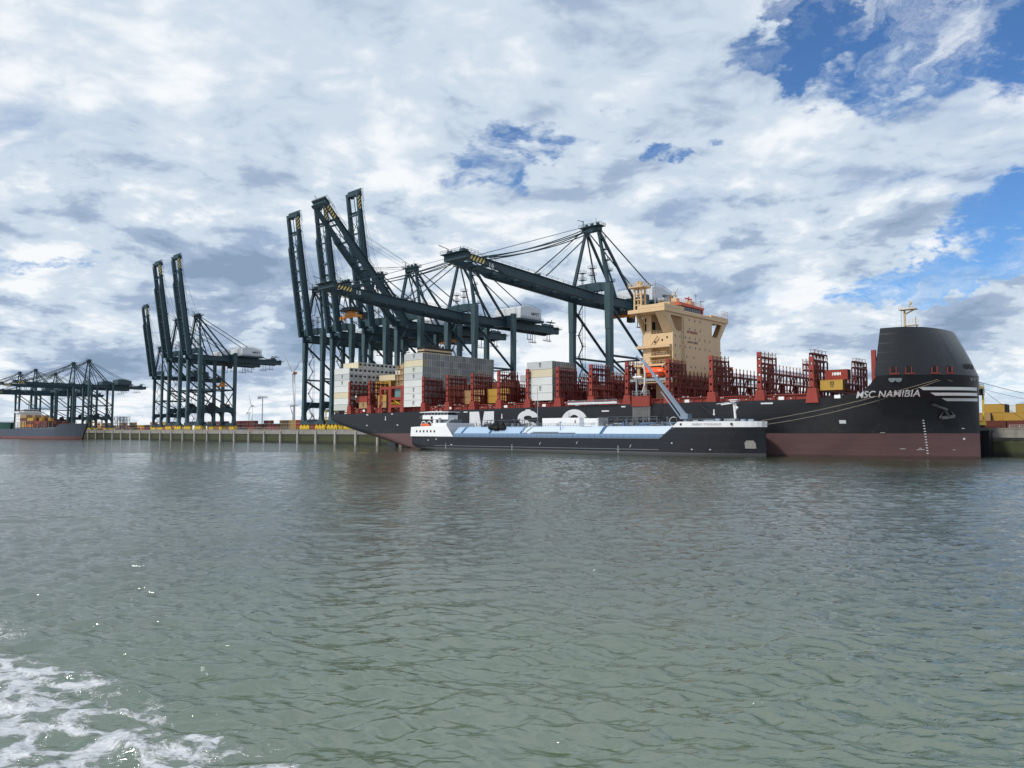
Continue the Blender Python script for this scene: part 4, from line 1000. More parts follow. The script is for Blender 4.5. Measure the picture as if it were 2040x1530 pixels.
# ---- lettering on the hull
def on_hull(x, z, off=0.06):
    e = 0.2; y = hull_hb(x, z); nx = (hull_hb(x + e, z) - y) / e; nz = (hull_hb(x, z + e) - y) / e
    n = Vector((-nx, -1.0, -nz)); n = Vector((-nx, -1, -nz)).normalized()
    # outward normal of surface y=-hb: gradient (-hb_x, -1, -hb_z)
    return (x + n.x * off, -y + n.y * off, z + n.z * off)
def subdiv_faces(vs, fs, cuts=0): return vs, fs
def block_letters():
    def poly_letter(kind, x0, x1, z0, z1):
        b = MB(); w = x1 - x0; h = z1 - z0
        def add(pts): b.add([(x0 + px * w, -HB - 0.03, z0 + pz * h) for px, pz in pts], [tuple(range(len(pts)))])
        def arc(cx, cz, rx, rz, ix, iz, a0, a1, n=20):
            for k in range(n):
                p = rad(a0 + (a1 - a0) * k / n); q = rad(a0 + (a1 - a0) * (k + 1) / n)
                add([(cx + rx * math.cos(p), cz + rz * math.sin(p)), (cx + rx * math.cos(q), cz + rz * math.sin(q)), (cx + ix * math.cos(q), cz + iz * math.sin(q)), (cx + ix * math.cos(p), cz + iz * math.sin(p))])
        if kind == 'M':
            add([(0, 0), (.27, 0), (.27, .8), (.27, 1), (0, 1)]); add([(.73, 0), (1, 0), (1, 1), (.73, 1), (.73, .8)])
            add([(.27, 1), (.27, .62), (.42, 0), (.5, 0), (.5, .30), (.39, 1)]); add([(.73, 1), (.61, 1), (.5, .30), (.5, 0), (.58, 0), (.73, .62)])
        elif kind == 'C': arc(.5, .5, .5, .5, .21, .30, 25, 335, 36)
        else:
            arc(.5, .71, .5, .29, .20, .09, 5, 270, 26); arc(.5, .29, .5, .29, .20, .09, -175, 90, 26)
        return b
    for kind, u0, u1 in (('M', -218.6, -205.2), ('S', -192.9, -182.8), ('C', -172.2, -160.4)):
        poly_letter(kind, u0 + 48, u1 + 48, 5.2, 14.65).build('hull_letter', M['letter'], hull)
block_letters()
def name_text():
    x0, x1, z0, z1 = NAME_BOX
    lettering('MSC NAMIBIA', lambda s, t: on_hull(x0 + (x1 - x0) * s, z0 + (z1 - z0) * t + 0.25 * s, 0.22), M['letter'], hull, name='ship_name', offset=0.012, shear=0.35)
NAME_BOX = (-24.6, -10.6, 15.9, 17.7)
name_text()
lettering('MSC PANAMA', lambda s, t: (-265.05, 6 - 12 * s, 11.0 + 1.2 * t), M['letter'], hull, name='port_of_registry') if False else None
# three white stripes on the flare
for (xa, xb, z0, z1, sl) in ((-10.6, -0.15, 18.55, 17.75, 0.9), (-8.4, -0.15, 17.1, 16.35, 0.9), (-6.4, -0.15, 15.7, 14.95, 0.9)):
    b = MB(); n = 26; vs = []
    for k in range(n + 1):
        f = k / n
        xt = xa + (xb - xa) * (1 - (1 - f) ** 1.5); xl = xa + sl + (xb - xa - sl) * (1 - (1 - f) ** 1.5)
        vs += [on_hull(xt, z0, 0.07), on_hull(xl, z1, 0.07)]
    b.add(vs, [(2 * k, 2 * k + 1, 2 * k + 3, 2 * k + 2) for k in range(n)]); b.build('bow_stripe', M['letter'], hull)
# anchor in its pocket
b = MB()
ax_, az_ = -6.5, 12.6
def hp(dx, dz, off): return Vector(on_hull(ax_ + dx, az_ + dz, off))
b.beam(hp(-2.2, 1.6, .25), hp(0.5, 0.2, .35), 1.9, 0.5); b.beam(hp(0.2, 0.4, .5), hp(0.9, -1.6, .5), 0.5, 0.5); b.beam(hp(-0.6, -1.9, .45), hp(1.9, -1.5, .45), 0.7, 0.8); b.beam(hp(-0.9, -1.9, .45), hp(0.0, -0.2, .4), 0.5, .4, 0.2); b.beam(hp(2.0, -1.5, .45), hp(1.3, 0.0, .4), 0.5, .4, 0.2)
b.build('anchor', M['anchor'], ship)
# draft marks and small hull marks
b = MB()
for k in range(13):
    z = 1.2 + k * 0.72; x = -10.9
    P_ = [on_hull(x + dx, z + dz, 0.08) for dx, dz in ((0, 0), (0.42, 0), (0.42, 0.26), (0, 0.26))]
    b.add(P_, [(0, 1, 2, 3)])
for (x, z, w, h) in ((-16.5, 2.4, 1.2, 0.12), (-12.9, 2.2, 1.6, 0.12), (-12.4, 2.6, 0.6, 0.12), (-3.2, 4.9, 0.4, 0.5), (-5.4, 2.2, 0.5, 0.1), (-29.5, 9.2, 1.6, 0.9), (-20.4, 6.7, 1.1, 0.1), (-3.3, 7.8, 0.6, 0.15)):
    P_ = [on_hull(x + dx, z + dz, 0.08) for dx, dz in ((0, 0), (w, 0), (w, h), (0, h))]
    b.add(P_, [(0, 1, 2, 3)])
for (u, z, w) in ((-286, 14.2, 1.4), (-268, 14.3, 1.2), (-222, 14.4, 2.2), (-189, 14.6, 2.4), (-154.5, 13.6, 3.0), (-146.5, 14.9, 1.6), (-138, 14.8, 2.4), (-98.2, 14.8, 3.6), (-264, 9.5, 0.9), (-286, 9.4, 0.9), (-246, 9.2, 0.9)):
    b.box(u + 48, u + 48 + w, -HB - 0.03, -HB + 0.2, z, z + 0.42)
for u in (-272, -242, -201, -168.5, -113): b.box(u + 48 - .2, u + 48 + .2, -HB - 0.03, -HB + .2, 12.3, 13.6); b.prism([(u + 48 - .45, 12.3), (u + 48 + .45, 12.3), (u + 48, 11.6)], 'y', -HB - 0.03, -HB + .2)
b.build('hull_mark', M['letter'], hull)
# sheer strake rail and white boards along the deck edge
b = MB()
b.rail([(x, -hull_hb(x, 15) + 0.2, deck_z(x)) for x in np.linspace(-262, -40, 60)], 1.05, 0.035, 2.4)
b.build('deck_rail', M['red_dark'], ship)
for u in (-289, -262, -231, -200, -181, -166, -93, -84.5, -77.5, -123):
    b = MB(); b.box(u + 48, u + 49.6, -HB + 0.15, -HB + 0.2, 15.9, 16.8); b.build('notice_board', M['white'], ship)

# hatch coaming, pedestals, deck fittings
b = MB()
b.box(-252, -38, -18.9, 18.9, 14.6, 17.3)
for x in np.arange(-250, -40, 2.9): b.box(x - .12, x + .12, -19.25, -18.9, 15, 17.2)
b.box(-252.5, -37.5, -19.4, 19.4, 17.3, 17.55)
b.build('hatch_coaming', M['red'], ship)
b = MB()
rr_ = random.Random(5)
for k in range(150):
    x = rr_.uniform(-250, -42); z = rr_.choice((16.2, 16.9, 17.6)); s_ = rr_.uniform(.15, .4)
    b.box(x, x + s_, -19.6 - rr_.random(), -19.35, z, z + s_ * .8)
b.build('deck_lamp', M['hose'], ship)

def bridge_mesh(hi=29.0, mid=25.6, near=4, side_b=True):
    b = MB(); c = MB()
    n = 17; p = 2.5
    ys = [-21.1 + p * k for k in range(n + 1)]
    for k, y in enumerate(ys):
        high = k <= near or (side_b and k >= n - near)
        top = hi if high else mid
        for x in (-0.55, 0.55):
            if k == 0: continue
            w = 0.34 if k % 4 else 0.55
            c.beam((x, y, 16.5), (x, y, top), w, 0.30, up=(1, 0, 0))
            c.beam((x, y, top), (x, y, top + 0.9), 0.14)
        if k < n:
            for z in (18.6, 21.4, 24.2, 26.8, 28.6):
                nx_high = (k < near) or (side_b and k >= n - near)
                if z > mid + .1 and not nx_high: continue
                c.box(-0.62, 0.62, y, y + p, z - 0.12, z + 0.1)
                for x in (-0.58, 0.58): c.beam((x, y, z + 1.0), (x, y + p, z + 1.0), 0.09); c.box(x - .12, x + .12, y, y + p, z - 0.38, z - 0.12); c.beam((x, y + p / 2, z), (x, y + p / 2, z + 1.05), 0.09)
                if z > 18: 
                    for x in (-0.56, 0.56):
                        c.beam((x, y + .35, z - .4), (x, y + 0.02, z - 1.1), 0.2); c.beam((x, y + p - .35, z - .4), (x, y + p - .02, z - 1.1), 0.2)
        if k in (4, 8, 12) and k < n - 1:
            for x in (-0.5, 0.5): c.beam((x, y, 17), (x, y + p * 1.6, 23.6), 0.3, 0.25); 
        if k in (2, 6, 10, 14): c.box(-0.5, 0.5, y + 0.3, y + 1.5, 17, 21.2 if k % 4 == 2 else 23.8)
        # hanging lashing rods and lockers
        if k < n:
            for q in range(3):
                yy = y + 0.5 + q * 0.7; zz = 19 + (k * 7 + q * 5) % 5; c.beam((0.8, yy, zz), (0.8, yy + 0.1, zz + 2.2), 0.06)
    def post(sgn):
        q = MB(); y = -21.4 if sgn < 0 else 20.75
        q.box(-0.62, -0.36, y, y + 0.65, 17, hi + 0.9); q.box(0.36, 0.62, y, y + 0.65, 17, hi + 0.9)
        for z in np.arange(17, hi + 0.5, 2.3): q.box(-0.36, 0.36, y, y + 0.65, z, min(z + 1.5, hi + .9))
        ye = -21.38 if sgn < 0 else 21.38
        q.prism([(-1.75, 14.9), (1.75, 14.9), (1.15, 18.9), (-1.15, 18.9)], 'y', min(ye, ye + sgn * -2.0), max(ye, ye + sgn * -2.0))
        return q
    return post(-1), post(1), c
def spikes(hi, mid):
    s_ = MB()
    for k in range(1, 17):
        y = -21.1 + 2.5 * k; top = (hi if (k <= 4 or k >= 13) else mid) + .9
        for x in (-0.55, 0.55): s_.box(x - .12, x + .12, y - .12, y + .12, top, top + 0.35)
    return s_
kits = []
for hi_, mid_ in ((29.0, 25.6), (26.6, 23.4)):
    a_, c_, l_ = bridge_mesh(hi=hi_, mid=mid_)
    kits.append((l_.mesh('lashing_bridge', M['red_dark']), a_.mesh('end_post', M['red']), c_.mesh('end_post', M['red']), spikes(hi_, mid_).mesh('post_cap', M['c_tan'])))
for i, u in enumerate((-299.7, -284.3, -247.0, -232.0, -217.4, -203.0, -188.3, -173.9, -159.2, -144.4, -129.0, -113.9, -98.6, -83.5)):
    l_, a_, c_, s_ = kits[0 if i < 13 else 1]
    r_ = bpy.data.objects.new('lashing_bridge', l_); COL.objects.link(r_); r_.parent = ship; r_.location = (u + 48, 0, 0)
    for nm, me in (('end_post', a_), ('end_post', c_), ('post_cap', s_)):
        if u == -247.0 and nm == 'post_cap': continue
        o_ = bpy.data.objects.new(nm, me); COL.objects.link(o_); o_.parent = r_

# casing tower and red stair house between the aft stacks
b = MB()
x0 = -270.2 + 48
for (xa, xb) in ((x0, x0 + 1.9), (x0 + 8.4, x0 + 10.5)): b.box(xa, xb, -21.35, -19.5, 14.8, 26.8)
for z in (17.3, 20.6, 25.6): b.box(x0 + 1.9, x0 + 8.4, -21.3, -19.5, z, z + 1.1)
b.box(x0 - 6.5, x0, -21.2, -19.6, 25.4, 26.6); b.box(x0 - 6.5, x0 - 5.2, -21.3, -19.6, 14.9, 26.6); b.prism([(x0 - 8, 14.9), (x0 - 4.4, 14.9), (x0 - 5.2, 19), (x0 - 6.5, 19)], 'y', -21.3, -19.6)
for z in np.arange(16, 25, 1.2): b.beam((x0 - 5, -20.6, z), (x0 - 0.2, -20.6, z), 0.14)
b.box(x0 + 0.5, x0 + 10, -19.4, 19, 14.8, 24.5)
b.build('stair_house', M['red'], ship)
b = MB(); b.box(x0 + 3.0, x0 + 7.6, -20.2, -19.6, 21.9, 25.5); b.build('stair_window', M['glass_green'], ship)
b = MB(); b.rail([(x0 + 2, -21.3, 18.4), (x0 + 8.4, -21.3, 18.4)], 1.2, 0.06, 1.2); b.beam((x0 + 2.4, -20.8, 21), (x0 + 7.6, -20.8, 18.6), 0.3); b.build('stair_rail', M['yellow'], ship)
b = MB()
cx = -269 + 48
for dx in (0, 2.0, 4.0): 
    for dy in (0, 2.0): b.beam((cx + dx, -17.4 + dy, 24.5), (cx + dx, -17.4 + dy, 35.6 + 0.4 * dx), 0.32)
for z in (27, 29.5, 32, 34.5): b.box(cx - 0.5, cx + 4.5, -17.9, -14.9, z, z + 0.18); b.rail([(cx - .5, -17.9, z + .18), (cx + 4.5, -17.9, z + .18)], 1.1, 0.05, 1.0)
b.box(cx + 0.6, cx + 3.6, -16.5, -15.2, 24.5, 36.5)
b.build('stair_tower', M['cream'], ship)
# funnel
fn = MB(); fx0, fx1 = -266.6 + 48, -262 + 48
fn.prism([(fx0, 24.5), (fx1, 24.5), (fx1, 43.9), (fx0, 43.9)], 'y', -8.0, 8.6)
fu = fn.build('funnel', M['cream'], ship)
b = MB(); b.box(fx0 - .05, fx1 + .05, -8.05, 8.65, 42.4, 43.1); b.box(fx0 - .25, fx1 + .35, -8.3, 9.2, 43.9, 44.9); b.build('funnel_band', M['black_paint'], fu)
b = MB()
for k in range(5): b.tube((fx0 + 2, -5 + 2.6 * k, 44.9), (fx0 + 2, -5 + 2.6 * k, 46.1), 0.6, 12)
b.rail([(fx1, -8, 44.9), (fx1, 9, 44.9)], 1.0, 0.05, 1.4)
b.build('exhaust_pipe', M['black_paint'], fu)

# ---- bridge tower
X0, X1 = -141.6 + 48, -130.2 + 48      # aft and forward faces
YL, YR = -15.8, 15.8
house = MB()
house.box(X0 + 3.2, X1, -9.3, 9.3, 14.8, 45.4)            # core
house.box(X0 + 3.2, X1, YL + 2.8, -9.3, 14.8, 39.2); house.box(X0 + 3.2, X1, 9.3, YR - 2.8, 14.8, 39.2)   # side blocks
house.box(X1 - 0.35, X1 + 0.02, YL, YL + 2.8, 26, 39.2); house.box(X1 - 0.35, X1 + 0.02, YR - 2.8, YR, 26, 39.2)  # forward face reaches full width
house.box(X0, X0 + 3.2, YL + 0.1, YR - 0.1, 26, 45.4)     # aft wall with column
house.box(X0 + 3.2, X1 - .35, YL, YL + 2.8, 35.2, 39.0)   # parapet block
house.box(X0 + 3.2, X1 - .35, YR - 2.8, YR, 35.2, 39.0)
tower = house.build('bridge_tower', M['cream'], ship)
# wing bracket plates of the forward face, rounded openings
def rpoly(pts, rr=1.0, n=5):
    out = []; L = len(pts)
    for i in range(L):
        p0, p, p1 = Vector(pts[i - 1]), Vector(pts[i]), Vector(pts[(i + 1) % L])
        a = p + (p0 - p).normalized() * min(rr, (p0 - p).length * .45); c = p + (p1 - p).normalized() * min(rr, (p1 - p).length * .45)
        for k in range(n): t = k / (n - 1); out.append(tuple(a * (1 - t) ** 2 + p * 2 * t * (1 - t) + c * t * t))
    return out
for s_ in (-1, 1):
    outer = [(s_ * 9.3, 39.2), (s_ * 15.8, 39.2), (s_ * 20.8, 45.45), (s_ * 9.3, 45.45)]
    inner = [(s_ * 9.9, 39.7), (s_ * 13.7, 39.7), (s_ * 17.3, 44.6), (s_ * 9.9, 44.6)]
    ro = rpoly(outer, 0.02); ri = rpoly(inner, 1.0)
    w = MB(); w.ring(ro, ri, 'x', X1 - 0.5, X1 + 0.02)
    # slanting side strut plate along the wing, with its slot
    w.beam((X1 - 1.9, s_ * 15.7, 39.2), (X1 - 1.9, s_ * 20.3, 45.5), 3.4, 0.4, up=(0, 1, 0.5)) if False else None
    w.prism([(s_ * 15.4, 39.1), (s_ * 15.8, 39.1), (s_ * 20.6, 45.4), (s_ * 20.1, 45.4)], 'x', X1 - 3.6, X1 - 0.5)
    w.prism([(s_ * 13.4, 39.1), (s_ * 15.8, 39.1), (s_ * 20.3, 45.4), (s_ * 17.6, 45.4)], 'x', X0 + 0.0, X0 + 0.5)
    w.build('wing_bracket', M['cream'], ship)
# wing deck slab
w = MB()
w.box(X0 - 2.2, X1 + 0.4, -21.35, 21.35, 45.45, 46.7); w.box(X0 + 1.5, X1 + 0.35, -21.3, -9, 46.7, 47.9); w.box(X0 + 3, X1 + 0.35, 9, 21.3, 46.7, 47.4)
w.box(X0 + 2.4, X1 - 0.4, -9, 9, 46.7, 47.0)
w.build('wing_deck', M['cream'], ship, bevel=0.12)
w = MB()
XW = X1 - 1.6
w.prism([(-9.0, 46.9), (5.6, 46.9), (6.1, 48.8), (-9.5, 48.8)], 'x', XW - 6.5, XW)
wh = w.build('wheelhouse_window', M['glass'], ship)
w = MB()
for k in range(12):
    y = -8.8 + k * 1.3; w.beam((XW + 0.02, y, 46.9), (XW + 0.02, y - 0.02, 48.8), 0.08)
w.build('window_frame', M['mid_grey'], wh)
w = MB(); w.prism([(-9.9, 48.8), (6.6, 48.8), (6.6, 49.5), (-9.9, 49.9)], 'x', XW - 7.3, XW + 0.6); w.box(XW - 1.5, XW + .3, 5.9, 6.5, 47.4, 48.8)
w.build('wheelhouse_roof', M['orange_red'], ship)
w = MB(); w.rail([(XW + 0.5, -9.6, 49.8), (XW + 0.5, 6.4, 49.5)], 1.1, 0.05, 1.3); w.rail([(X1 + .2, -21.2, 47.9), (X1 + .2, -11, 47.9)], 1.1, 0.05, 1.3)
w.rail([(X1 + .2, 17, 47.4), (X1 + .2, 21.2, 47.4), (X0, 21.2, 46.7)], 2.2, 0.05, 1.7)
w.build('roof_rail', M['cream'], ship)
w = MB(); w.box(X1 - 4.6, X1 - 2.6, -9, -7, 49.8, 51.4); w.beam((X1 - 3.6, -8, 51.4), (X1 - 3.6, -8, 53.6), 0.28); w.beam((X1 - 3.6, -9.0, 52.9), (X1 - 3.6, -6.2, 55.0), 0.2); w.beam((X1 - 3.6, -9.4, 52.3), (X1 - 3.6, -6.8, 52.3), 0.3)
w.build('radar_mast', M['cream'], ship)
w = MB(); w.box(X1 - 4.6, X1 - 2.2, -0.6, 2.2, 49.6, 51.4); w.build('radar_house', M['cream'], ship)
w = MB(); w.box(X1 - 6, X1 - 1.5, -15, -12, 47.9, 49.3); w.build('roof_locker', M['cream'], ship)
w = MB(); w.beam((X1 - 3.4, -2.2, 52.2), (X1 - 3.4, 2.4, 52.2), 0.35, 0.45); w.beam((X1 - 3.4, 0.3, 51.4), (X1 - 3.4, 0.3, 53.0), 0.4); w.build('radar', M['orange_red'], ship)
w = MB(); w.beam((X1 - 2, 6.0, 49.5), (X1 - 2, 6.0, 52.4), 0.2); w.beam((X1 - 2, 5.2, 51.8), (X1 - 2, 8.2, 52.1), 0.22); w.build('antenna', M['grey'], ship)
w = MB(); w.beam((X1 - 2, 2.6, 51), (X1 - 2, 2.6, 54.2), 0.14); w.beam((X1 - 2, 1.4, 53.4), (X1 - 2, 3.6, 53.6), 0.16); w.build('antenna', M['grey'], ship)
w = MB(); w.beam((X1 - 6, -16.6, 47.9), (X1 - 6, -16.6, 56.4), 0.22); w.build('antenna', M['grey'], ship)
for yy, zz in ((-12.5, 50.6), (-10.2, 51.0)): w = MB(); w.sphere((X1 - 7, yy, zz), 0.8, 10, 8); w.build('radome', M['grey'], ship, smooth=True)
# radar mast tower at the aft starboard corner of the wing
w = MB(); tx, ty = X0 - 0.6, -19.6
for dx in (0, 2.6):
    for dy in (0, 2.2): w.beam((tx + dx, ty + dy, 46.7), (tx + dx, ty + dy, 54.2), 0.5)
for z in (48.4, 50.2, 52.0): w.box(tx, tx + 2.6, ty, ty + 2.2, z, z + .3)
w.box(tx - 1.6, tx + 4.2, ty - 1.4, ty + 3.4, 54.2, 54.6); w.rail([(tx - 1.6, ty - 1.4, 54.6), (tx + 4.2, ty - 1.4, 54.6), (tx + 4.2, ty + 3.4, 54.6)], 1.2, 0.07, 0.9)
w.box(tx + 0.5, tx + 2, ty + .5, ty + 1.7, 54.6, 56.4); w.beam((tx + 1.2, ty, 56.4), (tx + 1.2, ty + 2.6, 56.4), 0.4)
w.build('signal_tower', M['cream'], ship)
# slabs (balconies) on the starboard and port sides
for s_ in (-1, 1):
    w = MB(); yo, yi = s_ * 17.2, s_ * 12.8
    w.box(X0 - 1.6, X1 - 0.4, yo, yi, 34.3, 35.2); w.box(X0 + 2.6, X1 - 0.4, yo, yi, 31.2, 31.7); w.box(X0 - 3.4, X1 - 0.4, s_ * 18.2, yi, 28.2, 28.9); w.box(X0 - 3.4, X0 + 3, s_ * 18.5, yi, 23.9, 24.6)
    w.box(X0 - 1.2, X0 - 0.2, s_ * 17.6, s_ * 16.8, 24.6, 28.2); w.box(X0 + 2, X0 + 2.6, s_ * 17.9, s_ * 17.3, 15, 28.2)
    w.prism([(X1 - 2.6, 35.2), (X1 - 0.36, 35.2), (X1 - 0.36, 32.8)], 'y', s_ * 15.5, s_ * 15.8)
    w.rail([(X0 + 2.6, yo, 31.7), (X1 - 1.5, yo, 31.7)], 1.1, 0.05, 1.2); w.rail([(X0 - 3.4, s_ * 18.2, 28.9), (X1 - 1, s_ * 18.2, 28.9)], 1.1, 0.05, 1.2); w.rail([(X0 - 3.4, s_ * 18.4, 24.6), (X0 + 3, s_ * 18.4, 24.6)], 1.1, 0.05, 1.2)
    w.beam((X0 + 3.6, s_ * 16.6, 35.3), (X0 + 6.2, s_ * 16.6, 38.2), 0.5, 0.2)
    w.rail([(X0 + 4, s_ * 15.6, 39.0), (X1 - 1, s_ * 15.6, 39.0)], 1.0, 0.05, 1.2)
    w.build('side_balcony', M['cream'], ship)
# dark openings in the side walls and doors
w = MB()
w.box(X0 + 3.18, X0 + 3.25, -15.2, -13.2, 40.6, 43.2)
for (xa, xb, za, zb) in ((X0 + 0.8, X0 + 1.4, 40.2, 42.6), (X0 + 0.8, X0 + 1.4, 43.2, 44.4), ): w.box(xa, xb, YL + 0.03, YL + 0.12, za, zb)
for (xa, za) in ((X0 + 4.4, 36.0), (X0 + 7.2, 36.4), (X1 - 2.4, 37.2), (X0 + 4.2, 33.0), (X0 + 7, 32.6), (X0 + 5, 29.4), (X0 + 8, 29.6)): w.box(xa, xa + 0.55, -15.84 if za > 35 else -13.06, -15.8 if za > 35 else -13.0, za, za + 0.7)
w.prism([(X1 - 2.6, 41.0), (X1 - 1.9, 41.0), (X1 - 1.9, 43.4), (X1 - 2.6, 43.4)], 'y', -17.3, -17.2)
w.box(X0 + 4, X1 - 4, -9.36, -9.3, 40, 42.6); w.box(X0 + 4.5, X1 - 2, -13.06, -13, 25, 28)
w.build('side_opening', M['dark'], ship)
# port holes of the forward face
wn = MB()
rows_ = [(44.1, (-5.5, -1.7, 1.9)), (41.0, (-5.4, -1.6, 1.9)), (38.0, (-14.4, -11.4, -7.9, -5.2, -1.5, 1.4, 5.0, 8.1)), (34.9, (-14.4, -11.4, -7.9, -5.2, -1.5, 1.4, 5.0, 8.1)), (31.6, (-14.4, -7.3, -2.6, 8.2)), (28.5, (-4.5, -1.6, 4.6, 8.6))]
for z, ys in rows_:
    for y in ys:
        o = MB(); o.box(X1 + 0.02, X1 + 0.06, y - 0.2, y + 0.25, z - 0.38, z + 0.38); o.build('window', M['glass'], ship)
w = MB()
for y in (-10.2, -9.0): w.box(X1 + 0.02, X1 + 0.12, y - 0.08, y + 0.08, 17, 45)
for z in np.arange(18, 45, 1.8): w.box(X1 + 0.02, X1 + 0.08, -10.2, -9.0, z, z + .09)
w.build('ladder', M['cream_dark'], ship)
lettering('NO SMOKING', lambda s, t: (X1 + 0.07, -6.9 + 6.8 * s, 39.6 + 0.85 * t), M['red'], tower, name='warning_lettering', offset=0.02)
lettering('SAFETY FIRST', lambda s, t: (X1 + 0.07, -6.6 + 6.8 * s, 36.3 + 0.7 * t), M['black_paint'], tower, name='warning_lettering', offset=0.02)

# free-fall style enclosed lifeboat under its davits: hangs on the ship, a thing of its own
lb = thing('lifeboat', -134.9, 212.3, 25.9, 'bright orange enclosed lifeboat hanging under the cream bridge tower', 'lifeboat')
b = MB(); n = 14
vs = []; prof = []
for i in range(17):
    t = -1 + 2 * i / 16; w_ = max(0.02, (1 - abs(t) ** 3.0)) ** 0.6
    for k in range(n):
        a = 2 * math.pi * k / n; sz = 1.75 if math.sin(a) > 0 else 1.5
        vs.append((t * 4.1, math.cos(a) * 1.5 * w_, math.sin(a) * sz * (0.35 + 0.65 * w_)))
b.add(vs, [(i * n + k, i * n + (k + 1) % n, (i + 1) * n + (k + 1) % n, (i + 1) * n + k) for i in range(16) for k in range(n)] + [tuple(range(n)), tuple(range(16 * n, 17 * n))[::-1]])
b.build('boat_hull', M['lifeboat'], lb, smooth=True)
b = MB(); b.box(-3.7, 3.7, -1.56, 1.56, -0.25, -0.05); b.build('rubbing_strake', M['black_paint'], lb)
b = MB(); b.box(-3.4, -1.9, -0.7, 0.7, 1.4, 2.2); b.build('hatch', M['lifeboat'], lb)
b = MB()
for x in (-8.6 + X1, X1 - 1.2):
    b.beam((x, -18.4, 16), (x, -18.4, 29), 0.4); b.beam((x, -18.4, 29), (x, -20.6, 27.5), 0.35); b.beam((x, -13, 24.3), (x, -18.4, 24.3), 0.4)
b.beam((X1 - 1.2, -18.4, 20), (X1 + 1.0, -16, 25), 0.3)
b.box(X0, X1, -18.6, -13, 22.6, 23.0)
b.build('davit', M['cream'], ship)

# accommodation ladder stowed flat along the rail
gw = thing('gangway', -158, 209.4, 16.2, 'long pale aluminium gangway stowed flat along the black hull edge', 'gangway')
b = MB(); b.box(-10.4, 10.4, -0.35, 0.45, 0.0, 0.25); b.box(-10.4, 10.4, -0.4, -0.32, 0.25, 0.7); b.build('ramp', M['house_white'], gw)
b = MB(); b.rail([(-10.3, -0.36, 0.7), (10.3, -0.36, 0.9)], 0.6, 0.04, 1.0); b.build('handrail', M['grey'], gw)

# bunkering platform of the ship: red bay with hanging water curtain hoses
b = MB(); b.box(-141.6 + 48, -134.8 + 48, -22.6, -21.42, 15.0, 18.2); b.box(-141.8 + 48, -134.6 + 48, -22.7, -21.3, 18.2, 18.4); b.build('bunker_platform', M['red'], ship)
b = MB()
for k in range(28):
    x = -141.4 + 48 + k * 0.245; b.tube((x, -22.3, 15.1), (x + rr_.uniform(-.1, .1), -22.5, 9.6 + rr_.uniform(-.5, 2.0)), 0.035, 4)
b.build('hanging_hose', M['hose'], ship)
b = MB(); b.rail([(-141.4 + 48, -22.5, 18.4), (-135 + 48, -22.5, 18.4)], 1.6, 0.06, 1.0); b.box(-140.4 + 48, -139.9 + 48, -22, -21.5, 18.4, 24); b.box(-137.4 + 48, -136.9 + 48, -22, -21.5, 18.4, 24)
b.box(-144 + 48, -128 + 48, -20.4, -19.8, 23.2, 24.0)
b.build('manifold_rail', M['grey'], ship)
b = MB(); b.tube((-142 + 48, -21.0, 24.6), (-138.6 + 48, -21.0, 24.6), 0.4, 10); b.tube((-134.5 + 48, -21.0, 24.6), (-132.6 + 48, -21.0, 24.6), 0.35, 10); b.build('life_raft', M['white'], ship)

# ================================================================== BUNKER TANKER (local x forward, y away from the camera, origin at mid length on the water)
TU, TD = -163.5, 201.0
tk = thing('bunker_tanker', TU, TD, 0, 'low black bunker tanker with pale blue tank cover lying alongside the big ship', 'tanker')
TL0, TL1 = -70.6, 70.8; TB = 8.0
def t_hb(x, z):
    hb = TB
    if x > 44: t = (TL1 - x) / (TL1 - 44) ; k = max(0, min(1, (z) / 9)); hb = TB * max(0, 1 - (1 - t) ** (2.0 + 1.4 * k)) ** (0.8 - .3 * k)
    if x < -56:
        t = (x - TL0) / 14.6; q = min(max((z + 1.6 - 1.6 * (1 - t) ** 2) / 2.6, 0), 1); hb = TB * (0.9 + 0.1 * sm(t)) * (1 - (1 - q) ** 2) ** .5
    return hb
def t_top(x):
    if x > 47.5: return 8.2
    if x > 42.2: return 5.0 + 3.2 * (x - 42.2) / 5.3
    return 5.0
b = MB(); xs = [TL0, -70, -69, -67, -64, -60, -56] + list(np.arange(-50, 40, 6)) + [41, 42.2, 43.5, 45, 46.3, 47.5, 49, 52, 55, 58, 61, 63.5, 65.5, 67, 68.3, 69.4, 70.2, TL1]
nz = 12; rows2 = []
for x in xs: rows2.append([(x, -max(t_hb(x, -1.5 + (t_top(x) + 1.5) * j / nz), .02), -1.5 + (t_top(x) + 1.5) * j / nz) for j in range(nz + 1)])
n = nz + 1; vs = [p for r_ in rows2 for p in r_]; off = len(vs); vs += [(x, -y, z) for x, y, z in vs]; fs = []
for i in range(len(xs) - 1):
    for j in range(nz):
        a = i * n + j; fs.append((a, a + n, a + n + 1, a + 1)); a += off; fs.append((a, a + 1, a + n + 1, a + n))
for i in range(len(xs) - 1): a = i * n + nz; fs.append((a, a + n, off + a + n, off + a))
for j in range(nz): fs.append((j, j + 1, off + j + 1, off + j))
b.add(vs, fs); th_ = b.build('hull', M['tanker_hull'], tk, smooth=True); md = th_.modifiers.new('edge', 'EDGE_SPLIT'); md.split_angle = rad(35)
